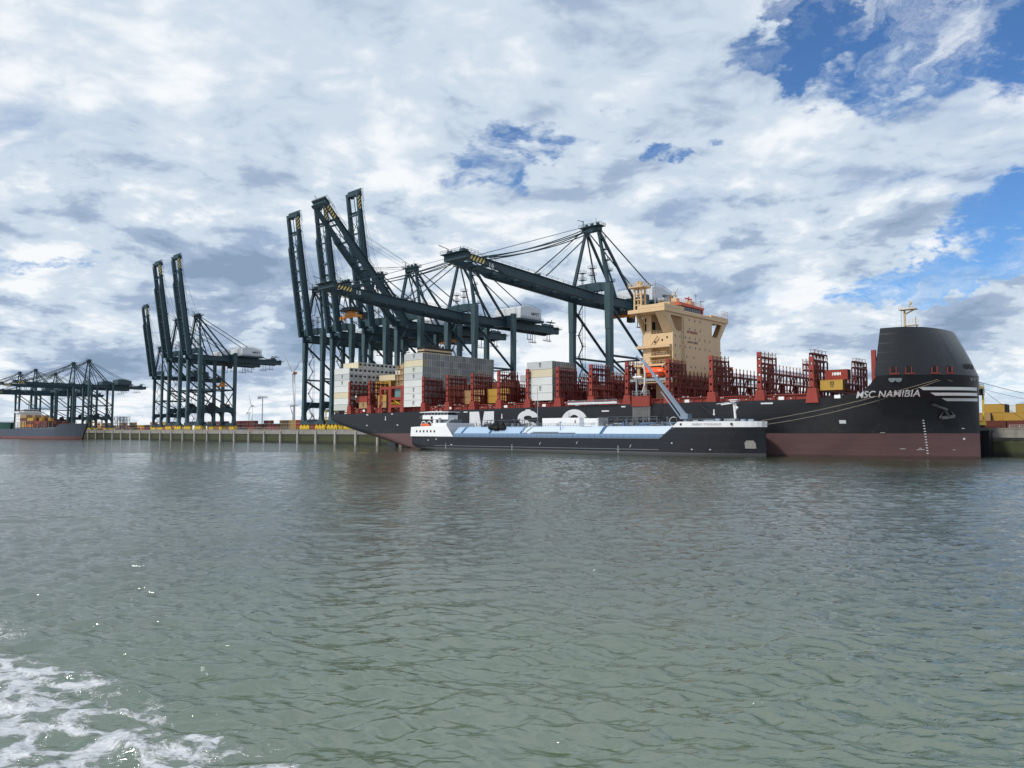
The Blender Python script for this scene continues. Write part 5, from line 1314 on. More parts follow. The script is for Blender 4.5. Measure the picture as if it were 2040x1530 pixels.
# white bow bulwark with name
b = MB(); vs = []
bx = [46.2, 48.3, 51, 54, 57, 60, 62.5, 65, 67, 68.5, 69.6, 70.4, TL1]
for side_ in (-1, 1):
    for x in bx:
        y = side_ * max(t_hb(x, 8.2), .03); tp = 9.75 if x > 48 else 8.3
        vs += [(x, y * 1.004, 8.15), (x + 0.1, y * 1.02, tp)]
    nb = len(bx); o0 = 0 if side_ < 0 else 2 * nb
    b.add(vs[-2 * nb:], [(2 * k, 2 * k + 2, 2 * k + 3, 2 * k + 1) for k in range(nb - 1)]); vs = []
bw = b.build('bow_bulwark', M['white'], tk); md = bw.modifiers.new('solid', 'SOLIDIFY'); md.thickness = 0.12
lettering('ENERGY STOCKHOLM', lambda s, t: (53.0 + 8.2 * s, -t_hb(53.0 + 8.2 * s, 8.9) * 1.012 - 0.10, 8.65 + 0.62 * t), M['mid_grey'], bw, name='ship_name', offset=0.0, space=1.25)
b = MB()
for x in (49.3, 64.0): y = -t_hb(x, 9) * 1.012; b.tube((x, y - .12, 9.0), (x, y + .1, 9.0), 0.33, 12)
b.build('fairlead', M['dark'], tk)
b = MB(); 
y = -t_hb(66.5, 3.5)
P_ = [(x, -t_hb(x, z) - .05, z) for x, z in ((66.6, 2.3), (69.0, 2.3), (69.0, 3.7), (68.6, 4.5), (67.1, 4.5), (66.6, 3.9))]
b.add(P_ + [(x, yy - .12, z) for x, yy, z in P_], [(6, 7, 8, 9, 10, 11)] + [(k, (k + 1) % 6, (k + 1) % 6 + 6, k + 6) for k in range(6)])
b.build('anchor_pocket', M['pillar'], tk)
b = MB()
for x, z in ((-60.2, 3.6), (-55.5, 4.0), (-47, 2.0), (57.6, 1.9), (52.4, 1.9), (46.2, 3.6)): b.sphere((x, -t_hb(x, z) - 0.02, z), 0.28, 8, 6, 1.6 if x < 0 else 1, 0.3, 0.6)
for x, z in ((11.5, 3.0), (31.8, 2.2), (-4, 2.6)): b.beam((x, -TB - .03, z), (x + .5, -TB - .03, z + .8), 0.14, 0.06, up=(0, 1, 0))
for x in (-50.2, -16.5, 27.5): b.box(x, x + .12, -TB - .03, -TB, .5, 2.6); b.box(x - .4, x + .5, -TB - .03, -TB, 1.4, 1.5)
b.build('hull_mark', M['letter'], tk)
b = MB(); b.box(-56, 42, -TB - 0.16, -TB + .02, 1.55, 1.75); b.box(-56, 42, -TB - 0.1, -TB + .05, 4.8, 5.02); b.build('rubbing_strake', M['mid_grey'], tk)
# deck edge: thin white walkway line
b = MB(); b.box(-47, 43, -TB + .1, TB - .1, 5.0, 5.12); b.build('side_deck', M['blue'], tk)
b = MB(); b.box(-47, 42.6, -7.0, 7.0, 5.12, 6.2)
for x in np.arange(-46, 42, 2.2): b.box(x, x + .18, -7.12, -7.0, 5.12, 6.1)
b.build('cover_coaming', M['coaming_blue'], tk)
b = MB(); b.rail([(-46, -TB + .15, 5.12), (42.8, -TB + .15, 5.12)], 1.1, 0.035, 1.5, 3); b.build('side_rail', M['steel_blue'], tk)
# tank cover in segments
segs = [(-46.6, -36.8, 'light_blue'), (-36.2, -16.6, 'light_blue'), (-16.0, 4.2, 'light_blue'), (4.8, 23.8, 'silver'), (24.4, 46.0, 'silver')]
segs = [(-47.0, -43.3, 'light_blue'), (-42.3, -29.0, 'light_blue'), (-28.0, -14.0, 'light_blue'), (-12.9, 19.6, 'silver'), (20.8, 44.9, 'silver')]
for a, c, m_ in segs:
    b = MB()
    prof = [(-6.9, 5.1), (-6.6, 6.2), (-4.0, 8.5), (-3.4, 8.75), (3.4, 8.75), (4.0, 8.5), (6.6, 6.2), (6.9, 5.1)]
    prof = [(-6.9, 6.2), (-6.6, 6.4), (-4.4, 8.25), (-3.6, 8.6), (3.6, 8.6), (4.4, 8.25), (6.6, 6.4), (6.9, 6.2)]
    vs = [(a, y, z) for y, z in prof] + [(c + (0 if c < 44 else 0), y, z) for y, z in prof]
    if c > 44: vs[8:] = [(c - 2.5 + (z - 5.1) * 0.55, y, z) for y, z in prof]
    b.add(vs, [(k, k + 8, k + 9, k + 1) if k < 7 else (7, 15, 8, 0) for k in range(8)] + [tuple(range(8)), tuple(range(8, 16))[::-1]])
    b.build('tank_cover', M[m_], tk)
b = MB()
for x in (-43.1, -42.5, -28.8, -28.2, -13.8, -13.1, 19.8, 20.5):
    b.beam((x, -6.75, 6.3), (x + .0, -4.45, 8.35), 0.28, 0.3)
b.build('cover_rib', M['blue'], tk)
# stern superstructure
b = MB()
b.prism([(-70.7, 5.0), (-46.4, 5.0), (-50.2, 9.3), (-70.4, 8.6)], 'y', -7.95, -7.6)
b.prism([(-70.7, 5.0), (-46.4, 5.0), (-50.2, 9.3), (-70.4, 8.6)], 'y', 7.6, 7.95)
b.box(-70.5, -50.4, -7.6, 7.6, 5.0, 8.2); b.box(-58.6, -50.6, -7.3, 7.3, 8.2, 10.1)
ss = b.build('superstructure', M['white'], tk, bevel=0.08)
for k in range(6):
    o = MB(); x = -67.3 + k * 2.05; o.box(x, x + 0.85, -7.99, -7.95, 6.55, 7.35); o.build('window', M['glass'], tk)
b = MB(); b.box(-55.6, -51.5, -5.0, 1.5, 10.1, 11.45); b.build('aft_house', M['mid_grey'], tk)
b = MB(); b.prism([(-66.4, 11.6), (-51.6, 11.4), (-51.6, 13.1), (-66.2, 13.2)], 'y', -5.6, -0.6); b.build('wheelhouse', M['white'], tk, bevel=0.05)
b = MB(); b.box(-65.4, -52.2, -5.3, -0.9, 13.1, 14.2); gl = b.build('wheelhouse_window', M['glass'], tk)
b = MB()
for x in np.arange(-65.3, -52, 1.85): b.box(x, x + .12, -5.34, -5.3, 13.1, 14.2)
b.build('window_frame', M['white'], gl)
b = MB(); b.prism([(-67.6, 14.2), (-50.8, 14.1), (-50.8, 14.35), (-60, 14.6), (-67.6, 14.4)], 'y', -6.0, -0.2); b.build('wheelhouse_roof', M['white'], tk)
b = MB(); b.box(-61.4, -60.3, -5.66, -5.6, 11.7, 12.7); b.build('side_door', M['dark'], tk)
b = MB(); b.rail([(-67.4, -5.9, 11.6), (-66.4, -5.9, 11.6), (-66.4, -1, 11.6)], 1.2, .04, 1.2); b.tube((-62, -2, 14.5), (-62, -2, 15.1), .4); b.tube((-58.6, -3, 14.5), (-58.6, -3, 15.0), .5)
b.build('wheelhouse_rail', M['grey'], tk)
b = MB(); b.tube((-52.5, -5.4, 10.1), (-50.5, -4.8, 11.5), .35); b.tube((-50.5, -4.8, 11.5), (-48.9, -4.8, 11.5), .35); b.box(-56.0, -55.0, -6.6, -6.0, 8.3, 12); b.build('exhaust_duct', M['grey'], tk)
b = MB(); b.beam((-70.0, -2, 14.6), (-63.4, -5.0, 10.4), 0.35, .35, .5); b.beam((-69.8, -2.2, 15.2), (-65.0, -5.0, 11.0), 0.2); b.box(-65.2, -62.8, -6, -4, 8.6, 10.2); b.build('deck_crane', M['black_paint'], tk)
wb = thing('rescue_boat', TU - 62.8, TD - 7.0, 9.2, 'small red rescue boat in a white cradle on the tanker stern', 'rescue boat')
b = MB(); b.sphere((0, 0, 0.1), 1.0, 14, 8, 2.5, .9, .65); b.build('boat_hull', M['lifeboat'], wb, smooth=True); b = MB(); b.tube((-1.6, 0, .6), (1.6, 0, .6), .32, 8); b.build('console', M['mid_grey'], wb)
b = MB()
for x in (-66.0, -59.6):
    for k in range(7):
        a0 = math.pi * k / 6 * 0.9; a1 = math.pi * (k + 1) / 6 * 0.9
        b.tube((x + (1.6 - 1.6 * math.cos(a0)) * (1 if x < -62 else -1), -6.6, 8.8 + 2.0 * math.sin(a0)), (x + (1.6 - 1.6 * math.cos(a1)) * (1 if x < -62 else -1), -6.6, 8.8 + 2.0 * math.sin(a1)), .18, 6)
b.sphere((-58.6, -6, 10.6), .75, 10, 8); b.build('davit', M['white'], tk, smooth=True)
# white deckhouse and reliq units amidships
b = MB(); b.box(-7.4, 8.6, -2.6, 2.6, 8.6, 11.4); b.box(8.6, 14.8, -0.5, 4.4, 8.6, 11.2); b.build('compressor_house', M['white'], tk, bevel=.05)
b = MB(); b.rail([(-10, -3.4, 8.6), (44, -3.4, 8.6)], 1.1, .035, 1.2, 3); b.rail([(-46, -3.4, 8.6), (-10, -3.4, 8.6)], 1.1, .035, 1.5, 2); b.build('catwalk_rail', M['mid_grey'], tk)
b = MB(); b.box(6.6, 7.0, -2.66, -2.6, 9.6, 10.6); b.build('house_door', M['dark'], tk)
rg = random.Random(11)
for (xa, xb, nn, mm, nm) in ((-41, -8, 60, 'mid_grey', 'pipework'), (16, 41, 64, 'mid_grey', 'pipework'), (-38, -10, 22, 'black_paint', 'valve'), (18, 40, 26, 'blue', 'valve'), (-42, 40, 26, 'hose', 'vent')):
    b = MB()
    for k in range(nn):
        x = rg.uniform(xa, xb); y = rg.uniform(-3.2, 3); z = 8.6 + rg.uniform(0.1, 1.2); c = rg.random()
        if c < 0.4: b.tube((x, y, z), (x + rg.uniform(1.5, 6), y, z), rg.uniform(.06, .16), 6)
        elif c < 0.7: h = rg.uniform(.8, 2.6 if nm != 'vent' else 1.6); b.tube((x, y, 8.6), (x, y, 8.6 + h), rg.uniform(.05, .14), 6); b.box(x - .25, x + .25, y - .25, y + .25, 8.6 + h, 8.6 + h + .2)
        else: b.box(x, x + rg.uniform(.4, 1.3), y, y + .8, 8.6, 8.6 + rg.uniform(.4, 1.4))
    b.build(nm, M[mm], tk)
# manifold gantry
b = MB()
for x in np.arange(16.5, 42, 3.6):
    for y in (-2.8, 2.4): b.beam((x, y, 8.6), (x, y, 11.4), .16)
b.box(16, 38, -3.0, 2.6, 11.4, 11.5); b.rail([(16, -3, 10.2), (38, -3, 10.2)], .6, .04, 1.8)
for x in np.arange(-37, -12, 3.4):
    for y in (-2.6, 2.2): b.beam((x, y, 8.6), (x, y, 10.9), .14)
b.box(-38, -10.5, -2.8, 2.4, 10.9, 10.98)
b.build('manifold_gantry', M['mid_grey'], tk)
b = MB(); b.tube((-11.8, 0, 8.6), (-11.8, 0, 22.4), .13, 8, .08); b.beam((-11.8, 0, 8.6), (-11.8, 0, 10.6), .8); b.build('vent_mast', M['grey'], tk)
b = MB(); b.tube((3.0, -5.6, 7.4), (3.0, -5.6, 10.0), .12, 8); b.box(2.7, 3.4, -5.8, -5.4, 9.8, 10.1); b.build('vent_post', M['blue'], tk)
# boarding ladder frame on the slope
b = MB(); b.beam((-12.0, -6.8, 6.4), (-10.6, -4.2, 8.8), .9, .15); b.beam((-12.4, -6.9, 5.2), (-12.4, -6.9, 6.6), .1); b.beam((-10.9, -6.9, 5.2), (-10.9, -6.9, 7.2), .1); b.box(-12.5, -10.8, -7.2, -6.2, 6.5, 6.6); b.rail([(-12.4, -7.1, 6.6), (-10.6, -4.4, 8.8)], 1.0, .04, 1.0); b.build('boarding_steps', M['white'], tk)
b = MB(); b.box(-9, 10, -6.95, -6.3, 6.35, 6.55); b.tube((-8, -6.7, 6.7), (3, -6.7, 6.7), .12); b.build('slope_pipe', M['mid_grey'], tk)
b = MB()
for k, z in enumerate((8.9, 9.2, 9.5)): b.box(10.5 + .6 * k, 14.2 + .4 * k, -4.2, -2.8, z, z + .12)
b.build('plate_stack', M['hose'], tk)
# fender cluster carried on the near slope
for k, (x, y, z, r_, L_) in enumerate(((-28.6, -5.5, 8.4, .8, 2.2), (-25.9, -5.8, 8.1, .85, 2.4), (-23.2, -5.6, 8.2, .75, 2.2), (-27.4, -4.7, 9.3, .65, 2.0), (-24.6, -4.8, 9.2, .65, 2.2))):
    f_ = thing('rubber_fender', TU + x, TD + y, z, 'black rubber fender in the heap on the tanker cover, ' + ['bottom left', 'bottom middle', 'bottom right', 'upper left', 'upper right'][k] + ' one', 'fender', 'black fenders heaped on the tanker')
    b = MB(); b.tube((-L_ / 2, 0, 0), (L_ / 2, 0, 0), r_, 16); b.build('fender_body', M['black'], f_)
    b = MB()
    for q in np.linspace(-L_ / 2 + .2, L_ / 2 - .2, 4): b.tube((q - .12, 0, 0), (q + .12, 0, 0), r_ + .12, 10)
    b.build('tyre_ring', M['black'], f_)
# bow deck gear
b = MB()
for x, y, r_, h in ((50.5, -2, .5, 1), (52.5, 1, .6, 1.1), (58.3, -3.4, .75, 1.5), (59.8, -1, .6, 1.2), (62.6, -2.6, .8, 1.5), (65, -1.5, .6, 1.2), (67, -1, .6, 1.1), (55.5, -3.6, .5, 1.2), (56.6, -3.8, .5, 1.1)):
    b.tube((x - .6, y, 9.8), (x + .9, y, 9.8), r_, 10); b.box(x - .3, x + .2, y - .8, y + .8, 8.2, 9.9)
for x in (48.4, 54, 61, 66.4): b.tube((x, -3.6, 8.2), (x, -3.6, 10.3), .2)
b.build('mooring_winch', M['steel_blue'], tk)
b = MB(); b.rail([(51, -6.5, 9.8), (60, -5.6, 9.8)], .7, .03, 1.2); b.box(60.3, 63.6, -3.6, -1.2, 9.7, 10.5); b.build('bow_rail', M['grey'], tk)
b = MB(); b.tube((62.2, 0, 8.2), (61.5, 0, 15.2), .38, 10, .28); b.box(60.9, 62.6, -1, 1, 15.2, 15.4); b.beam((61.5, 0, 15.0), (57.6, 0, 14.6), .14, .3); b.beam((60.2, 0, 15.2), (56.2, 0, 14.8), .12); b.sphere((62.6, -.3, 13.6), .42, 10, 8); b.tube((62.4, -.5, 12.8), (62.4, -.5, 14.9), .12); b.box(60.4, 63, -.8, .8, 15.7, 15.95); b.build('foremast', M['white'], tk)
# loading boom
b = MB(); bx0, by0 = 46.0, 0.5
b.tube((bx0, by0, 8.0), (bx0, by0, 11.4), .85, 14); b.box(bx0 - 1.2, bx0 + 1.2, by0 - 1.2, by0 + 1.2, 10.6, 12.2); b.build('boom_pedestal', M['steel_blue'], tk)
tipb = Vector((30.4, 1.0, 29.6)); rootb = Vector((bx0 - .5, by0, 11.6))
b = MB(); b.beam(rootb, rootb.lerp(tipb, .55), 1.0, 1.25, .8, .9); b.beam(rootb.lerp(tipb, .5), rootb.lerp(tipb, .92), .6, .65); b.build('loading_boom', M['steel_blue'], tk)
b = MB()
o_ = Vector((-.3, -.9, .2)); b.tube(rootb + o_, rootb.lerp(tipb, .62) + o_, .13, 8); o_ = Vector((-.9, -.7, -.7)); b.tube(rootb + Vector((-.8, -.7, -1)), rootb.lerp(tipb, .45) + o_, .2, 8); b.beam(rootb.lerp(tipb, .9), tipb + Vector((-2.0, 0, .9)), .45, .5)
for k in range(12): q = rootb.lerp(tipb, .2 + .065 * k); b.beam(q + Vector((0.4, -.9, .6)), q + Vector((.9, -.9, 1.2)), .1)
b.tube(rootb.lerp(tipb, .62), rootb.lerp(tipb, .98), .3, 8); b.build('boom_tube', M['steel_blue'], tk)
b = MB()
for k in range(16):
    a0, a1 = rad(60 + k * 17), rad(60 + (k + 1) * 17)
    b.tube((bx0 - 2.4 + 1.3 * math.cos(a0), -2.6, 9.9 + 1.3 * math.sin(a0)), (bx0 - 2.4 + 1.3 * math.cos(a1), -2.6, 9.9 + 1.3 * math.sin(a1)), .1, 6)
b.build('hose_loop', M['hose'], tk)
b = MB(); pts = [(31.6, .8, 28.6), (31.4, .8, 24), (30.8, .9, 20), (29.8, 1.0, 18.4)]
pts = [tipb + Vector((0.6, 0, -1.4)), tipb + Vector((1.1, 0, -5)), tipb + Vector((0.9, 0, -8.5)), tipb + Vector((-.2, .4, -10.5))]
for p_, q_ in zip(pts, pts[1:]): b.tube(p_, q_, .26, 8)
b.build('fuel_hose', M['hose'], tk)
b = MB(); q_ = tipb + Vector((-2.4, 0, 0)); 
for dx in (-.9, .3): b.tube(q_ + Vector((dx, 0, 0.6)), q_ + Vector((dx, .4, -11)), .05, 5)
b.build('boom_wire', M['black_paint'], tk)

# ================================================================== MOORING LINES
def line(name, label, p, q, r_, mat, sag=0.0, group=None):
    p, q = G(*p), G(*q); b = MB(); n = 14; pts = [p.lerp(q, k / n) - Vector((0, 0, sag * 4 * (k / n) * (1 - k / n))) for k in range(n + 1)]
    for a, c in zip(pts, pts[1:]): b.tube(tuple(a - p), tuple(c - p), r_, 5, cap=False)
    o = b.build(name, M[mat]); o.location = p; tag(o, label, 'mooring line', group); return o
def hp_w(x, z, off=0.3): v = Vector(on_hull(x, z, off)); return (v.x - 48, v.y + 231.4, v.z)
MG = 'mooring lines'
line('mooring_line', 'pale rope from the tanker bow up to the ship bow, the upper of the pair', (-93.4, 199.8, 9.9), hp_w(-6.6, 20.5), .055, 'rope', .8, MG)
line('mooring_line', 'pale rope from the tanker bow up to the ship bow, the lower of the pair', (-92.9, 200.4, 8.8), hp_w(-6.2, 20.3), .055, 'rope', 1.3, MG)
line('mooring_line', 'brownish rope running over the bow flare above the white stripes', hp_w(-4.8, 20.4), hp_w(0.0, 17.8, .5), .055, 'rope', 0, MG)
line('mooring_line', 'dark rope from the bow to the quay at the right edge, the uppermost one', (-48.2, 232.6, 20.2), (-28, 262, 14.6), .07, 'rope_dark', .6, MG)
line('mooring_line', 'thin dark rope just below the uppermost one, from bow to quay', (-48.2, 232.6, 18.6), (-28, 262, 13.2), .045, 'rope_dark', .6, MG)
line('mooring_line', 'dark rope falling steeply from the bow to the quay edge behind the yellow boxes', (-48.3, 233.6, 18.9), (-42.5, 266, 9.5), .05, 'rope_dark', .3, MG)
line('mooring_line', 'dark rope from the ship side to the tanker bow deck beside its mast', (-118, 209.8, 15.4), (-106, 203, 9.4), .05, 'rope_dark', .1, MG)

# ================================================================== FEEDER SHIP far left
def far_ship(x_bow, y_bow, rot, L, B, mat, label, name, hs, house_at, blk=True):
    r0 = bpy.data.objects.new(name, None); COL.objects.link(r0); r0.location = (x_bow, y_bow, 0); r0.rotation_euler = (0, 0, rot); tag(r0, label, 'cargo ship')
    b = MB(); xs = [-L, -L * .97, -L * .9, -L * .8, -L * .5, -L * .3, -L * .2, -L * .13, -L * .08, -L * .04, -L * .015, 0]; nz = 8; rows = []
    for x in xs:
        top = hs + (4.5 * sm((x + L * .22) / (L * .1)) if x > -L * .22 else 0); low = -1 + (4.0 * (1 - (x + L) / (L * .1)) if x < -L * .9 else 0)
        row = []
        for j in range(nz + 1):
            z = low + (top - low) * j / nz; t = min(1, -x / (L * (.30 - .14 * max(z, 0) / (hs + 4))))
            rk = 0.06 * L * (z / (hs + 4)) if x > -L * .12 else 0
            row.append((x + rk * max(0, 1 + x / (L * .12)), -B / 2 * max(.02, 1 - (1 - t) ** 2) ** .8, z))
        rows.append(row)
    n = nz + 1; vs = [p for r_ in rows for p in r_]; off = len(vs); vs += [(x, -y, z) for x, y, z in vs]; fs = []
    for i in range(len(xs) - 1):
        for j in range(nz): a = i * n + j; fs.append((a, a + n, a + n + 1, a + 1)); a += off; fs.append((a, a + 1, a + n + 1, a + n))
        a = i * n + nz; fs.append((a, a + n, off + a + n, off + a))
    for j in range(nz): fs.append((j, j + 1, off + j + 1, off + j))
    b.add(vs, fs); b.build('hull', mat, r0, smooth=False)
    b = MB(); hx = -L * house_at
    b.box(hx - 9, hx, -B * .42, B * .42, hs, hs + 15); b.box(hx - 8, hx + 1, -B * .5, B * .5, hs + 15, hs + 16.2); b.box(hx - 7.5, hx + .6, -B * .3, B * .3, hs + 16.2, hs + 18.4)
    hh = b.build('deckhouse', M['white'], r0)
    b = MB(); b.box(hx + .62, hx + .7, -B * .29, B * .29, hs + 16.8, hs + 17.9); b.box(hx - 7.4, hx + .5, -B * .31, -B * .3, hs + 16.8, hs + 17.9)
    for k in range(4):
        for q in range(5): b.box(hx, hx + .05, -B * .36 + q * 4.2, -B * .36 + q * 4.2 + .9, hs + 2.5 + 3 * k, hs + 3.5 + 3 * k)
        for q in range(2): b.box(hx - 7 + q * 3, hx - 6.1 + q * 3, -B * .42 - .04, -B * .42, hs + 2.5 + 3 * k, hs + 3.5 + 3 * k)
    b.build('window', M['glass'], hh)
    b = MB(); b.tube((hx - 5, 0, hs + 18.4), (hx - 5, 0, hs + 27), .35); b.beam((hx - 5, -3, hs + 23), (hx - 5, 3, hs + 23), .3); b.beam((hx - 8, 4, hs + 18), (hx - 8, 4, hs + 26), .25); b.build('mast', M['mid_grey'], r0)
    b = MB(); b.box(hx - 16, hx - 10, -3, 3, hs, hs + 12); b.build('funnel', M['grey'], r0)
    b = MB(); b.box(-L * .78, -L * .2, -B * .44, B * .44, hs, hs + 1.4)
    for x in np.arange(-L * .76, -L * .2, 6.5):
        for y in (-B * .47, B * .47): b.beam((x, y, hs), (x, y, hs + 6.5), .4)
    b.build('cell_guide', M['mid_grey'], r0)
    return r0
fang = rad(-34)
FB = (-374.0, 671.0)
feeder = far_ship(FB[0], FB[1], fang, 135, 22, M['feeder_hull'], 'grey blue feeder container ship with white deckhouse at the far left', 'feeder_ship', 9.0, .70)
lettering('ANNA', lambda s, t: (-20 + 7 * s, -11.6, 10.8 + 1.1 * t), M['letter'], feeder, name='ship_name') if False else None
far_ship(-550, 843, rad(-43), 160, 26, M['green_hull'], 'green cargo ship cut off by the left edge, behind the feeder ship', 'cargo_ship', 12.0, .85)
fx, fy = math.cos(fang), math.sin(fang)
kk = 0
for (lx, tiers, cols) in ((-80.5, 4, ('yellow', 'tan', 'brown', 'tan')), (-67, 3, ('orange', 'brown', 'yellow')), (-54, 2, ('brown', 'red')), (-41, 2, ('brown', 'brown'))):
    for ry in range(8):
        for t in range(tiers - (1 if ry % 3 == 2 else 0)):
            col = cols[(t + (ry * 2) % 3 * (1 if ry else 0)) % len(cols)]
            wx = FB[0] + lx * fx - (-9.0 + ry * 2.52) * fy; wy = FB[1] + lx * fy + (-9.0 + ry * 2.52) * fx
            FAR.add(Matrix.Translation((wx, wy, 10.5 + t * CH)) @ Matrix.Rotation(fang, 4, 'Z'), col)

# ================================================================== YARD BEHIND THE QUAY
yc = ['brown', 'red', 'brown', 'red', 'tan', 'brown', 'red', 'orange', 'tan']
ry_ = random.Random(21)
i = 0
for u in np.arange(-985, -415, 12.9):
    base = 'tan' if u < -690 else None
    for t in range(3):
        col = ry_.choice(['tan', 'yellow', 'tan', 'brown', 'orange']) if base and ry_.random() < .75 else ('tan' if -560 < u < -535 else ry_.choice(['brown', 'brown', 'red']))
        if t == 2 and ry_.random() < (.25 if not base else .5): continue
        FAR.add(Matrix.Translation(G(float(u), 334.0 if not base else 318.0, QZ + t * CH)) @ Matrix.Rotation(-TH, 4, 'Z'), col)
    i += 1
FAR.build('far yard rows of brown, red and tan containers and the feeder ship cargo')
ri = random.Random(4)
for (u, d, n_, col, w_) in ((-52.6, 289, 2, 'yellow', 'nearest the big yellow carrier mast'), (-52.6, 291.6, 2, 'brown', 'between yellow and tan stacks'), (-52.6, 294.2, 2, 'tan', 'right of the brown stack'), (-46.3, 286.4, 1, 'yellow', 'in front of the far right stacks'),
        (-60, 287, 1, 'tan', 'close behind the carrier legs'), (-56.0, 286, 1, 'tan', 'in front of the tall yellow stack'), (-47.6, 302, 2, 'white', 'behind the far right stacks'), (-44.0, 292, 2, 'yellow', 'at the right picture edge')):
    for t in range(n_):
        container(u, d, QZ + 2.6 + t * CH, col, f'{col} container right of the bow, {w_}' + ((', upper one' if t else ', lower one') if n_ > 1 else ''), 'yard containers right of the bow', L=6.06)
for k, u in enumerate(np.arange(-64, 10, 12.5)):
    container(float(u), 284, QZ, 'brown', f'dark red container in the low row right of the bow, {ORD[k]} from the bow', 'low red row right of the bow')

def carrier_parts():
    P = []
    b = MB()
    for x in (-4.6, 4.6):
        for y in (-2.6, 2.6): b.beam((x, y, 1.4), (x, y, 12.6), .62, .5, up=(0, 1, 0))
    for y in (-2.6, 2.6): b.box(-5.2, 5.2, y - .35, y + .35, 12.4, 13.1); b.box(-5.4, 5.4, y - .5, y + .5, 1.2, 2.2)
    for x in (-4.6, 4.6): b.box(x - .35, x + .35, -2.6, 2.6, 12.5, 13.1)
    b.box(-4.3, 4.3, -1.1, 1.1, 8.2, 8.8)
    P.append(('frame', b, M['yellow']))
    b = MB(); b.box(3.0, 5.6, -2.9, -.6, 10.4, 12.3); P.append(('cab', b, M['black_paint']))
    b = MB(); b.box(5.6, 5.66, -2.6, -.9, 10.7, 12.0); b.box(3.3, 5.3, -2.96, -2.9, 10.7, 12.0); P.append(('cab_window', b, M['glass_green']))
    b = MB()
    for x in (-4.2, -1.5, 1.5, 4.2):
        for y in (-2.6, 2.6): b.tube((x, y - .3, .8), (x, y + .3, .8), .8, 14)
    P.append(('wheel', b, M['black']))
    b = MB(); b.box(-3.2, -1.4, -1.4, 1.4, 13.1, 14.2); b.rail([(-5, -2.9, 13.1), (5, -2.9, 13.1)], 1.0, .05, 1.2); b.box(1.5, 4, -2, 2, 13.1, 13.7); P.append(('engine_deck', b, M['mid_grey']))
    return P
def carrier(u, d, label, rot=0.0, group='yellow straddle carriers'):
    r0 = thing('straddle_carrier', u, d, QZ, label, 'straddle carrier', group, rot=rot)
    for n_, me in mesh_parts('carrier', carrier_parts): link_part(n_, me, r0)
    return r0
carrier(-57.6, 266, 'tall yellow straddle carrier with black cab half hidden by the bow at the right', rot=rad(90))
carrier(-449, 300, 'yellow straddle carrier on the quay just left of the big crane group', rot=rad(80))
carrier(-462, 322, 'yellow straddle carrier farther back left of the big crane group', rot=rad(60))
carrier(-852, 288, 'yellow straddle carrier right of the feeder ship bow under the far cranes', rot=rad(80))
carrier(-905, 300, 'yellow straddle carrier just above the feeder ship bow', rot=rad(80))

# quay edge railing and bollards at the right
rl = MB(); rl.rail([(0, 0, 0), (60, 0, 0)], 1.1, .05, 2.5); t_ = rl.build('guard_rail', M['hose']); place(t_, -46, 257.2, QZ); tag(t_, 'pale railing along the quay edge right of the bow', 'railing')
rl = MB(); rl.rail([(0, 0, 0), (560, 0, 0)], 1.0, .05, 4.0); t_ = rl.build('guard_rail', M['grey']); place(t_, -990, 257.6, QZ); tag(t_, 'thin grey railing along the far quay edge left of the ship stern', 'railing')
for k, u in enumerate(list(np.arange(-660, -320, 20.0))):
    b = MB(); b.tube((0, 0, 0), (0, 0, .55), .3, 10); b.tube((0, 0, .5), (0, 0, .75), .45, 10); o = b.build('bollard', M['yellow']); place(o, float(u), 257.0, QZ + .28); tag(o, f'small yellow mooring bollard on the quay edge, number {k + 1} counted from the left', 'bollard', 'bollards on the quay edge')

def mast_parts():
    b = MB(); b.tube((0, 0, 0), (0, 0, 29.4), .55, 10, .35)
    for z in np.arange(4, 28, 3.0): b.beam((.5, -.5, z), (.5, .5, z + 2), .12)
    c = MB(); c.box(-3, 3, -3, 3, 29.2, 29.5); c.rail([(-3, -3, 29.5), (3, -3, 29.5), (3, 3, 29.5)], 1.2, .08, 1.0)
    for k in range(6): c.box(-3 + k * 1.1, -2.3 + k * 1.1, -3.2, -3, 28.3, 29.1)
    return [('pole', b, M['grey']), ('lamp_platform', c, M['mid_grey'])]
def lmast(u, d, label, scale=1.0):
    r0 = thing('floodlight_mast', u, d, QZ, label, 'light mast', 'floodlight masts in the yard', scale=scale)
    for n_, me in mesh_parts('mast', mast_parts): link_part(n_, me, r0)
lmast(-721, 400, 'slim floodlight mast with square platform left of the white wind turbine', 1.15)
lmast(-760, 460, 'small floodlight mast between the white turbine and its left neighbour', .95)
lmast(-1200, 420, 'slim floodlight mast beside the far-left row of cranes', 1.1)
lmast(-935, 500, 'distant floodlight mast near the three detached cranes', .8)

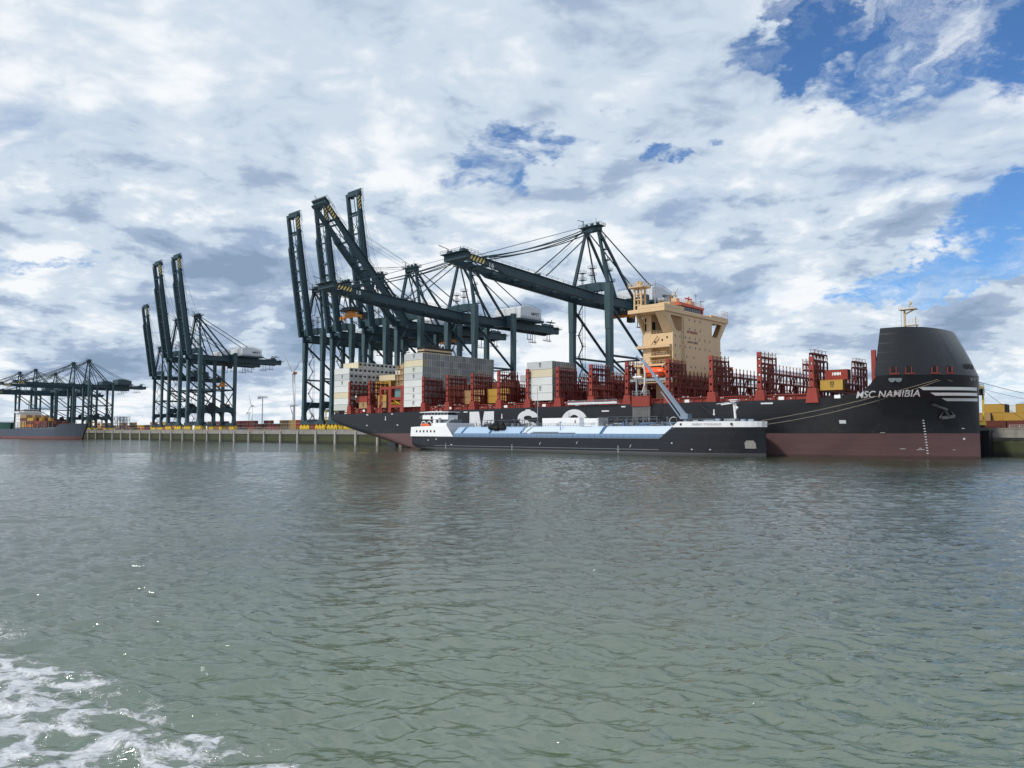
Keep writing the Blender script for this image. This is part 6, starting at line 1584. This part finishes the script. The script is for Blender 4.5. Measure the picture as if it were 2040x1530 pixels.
def turbine(u, d, hub, label, blades, yaw=rad(20), bl=52.0):
    r0 = thing('wind_turbine', u, d, 0, label, 'wind turbine', 'wind turbines')
    b = MB(); b.tube((0, 0, 18), (0, 0, hub), 2.6, 20, 1.5); b.build('tower', M['white'], r0, smooth=True)
    b = MB(); b.tube((0, 0, 6), (0, 0, 18), 2.75, 20, 2.62); b.build('tower_base', M['red'], r0, smooth=True)
    b = MB(); b.box(-4.5, 4.0, -2.2, 2.2, hub - 1.8, hub + 2.2); b.build('nacelle', M['c_orange'], r0, bevel=.4)
    b = MB(); b.sphere((0, -4.0, hub), 1.9, 14, 10); b.build('rotor_hub', M['white'], r0, smooth=True)
    for a in blades:
        dx, dz = math.sin(rad(a)), math.cos(rad(a)); c = MB(); c.beam((0, -4, hub), (dx * 12, -4.2, hub + dz * 12), 1.6, .9, 3.0, .7, up=(0, 1, 0)); c.beam((dx * 12, -4.2, hub + dz * 12), (dx * bl, -5, hub + dz * bl), 3.0, .7, .5, .2, up=(0, 1, 0)); c.build('blade', M['grey'] if a != 178 else M['house_white'], r0)
turbine(-1157, 700, 106.5, 'white wind turbine with red base and orange nacelle left of the big crane group', (-38, 52, 172), bl=48)
turbine(-2300, 1240, 92, 'small distant wind turbine left of the floodlight mast', (-20, 100, 220), bl=38)

# more distant port cranes as slim silhouettes in the gap
def jib_crane(u, d, label, s_=1.0, a=35):
    r0 = thing('jib_crane', u, d, QZ, label, 'jib crane', 'small distant jib cranes', scale=s_)
    b = MB(); 
    for x in (-4, 4):
        for y in (-4, 4): b.beam((x, y, 0), (x * .4, y * .4, 18), .9)
    b.build('base_frame', M['crane'], r0)
    b = MB(); b.box(-4, 4, -3, 3, 18, 23); b.beam((0, 0, 22), (-4, 0, 34), 1.0); b.build('crane_cab', M['crane'], r0)
    b = MB(); b.beam((2, 0, 22), (2 - 34 * math.sin(rad(a)), 0, 22 + 34 * math.cos(rad(a))), 1.2, 1.2, .6); b.beam((-4, 0, 34), (2 - 24 * math.sin(rad(a)), 0, 22 + 24 * math.cos(rad(a))), .3); b.build('jib', M['crane'], r0)
jib_crane(-1900, 1150, 'tiny distant jib crane leaning left, beside the small wind turbine', 1.4, 30)
jib_crane(-1640, 1050, 'tiny distant jib crane left of the floodlight mast', 1.2, 40)

# site office and trailers at the left part of the quay
b = MB()
for k in range(4):
    for q in range(4): b.box(k * 5.2, k * 5.2 + .4, q * 3.2, q * 3.2 + .4, 0, 14)
for z in (3.5, 7, 10.5, 13.8): b.box(0, 16, 0, 10, z, z + .35)
for k in range(9): b.box(k * 1.8, k * 1.8 + 1.0, -.05, 0, 7.6 + (k % 2) * 3.3, 9.6 + (k % 2) * 3.3)
o = b.build('steel_frame_building', M['grey']); place(o, -840, 300, QZ); tag(o, 'open grey steel platform building on the quay between the far cranes and the detached ones', 'platform')
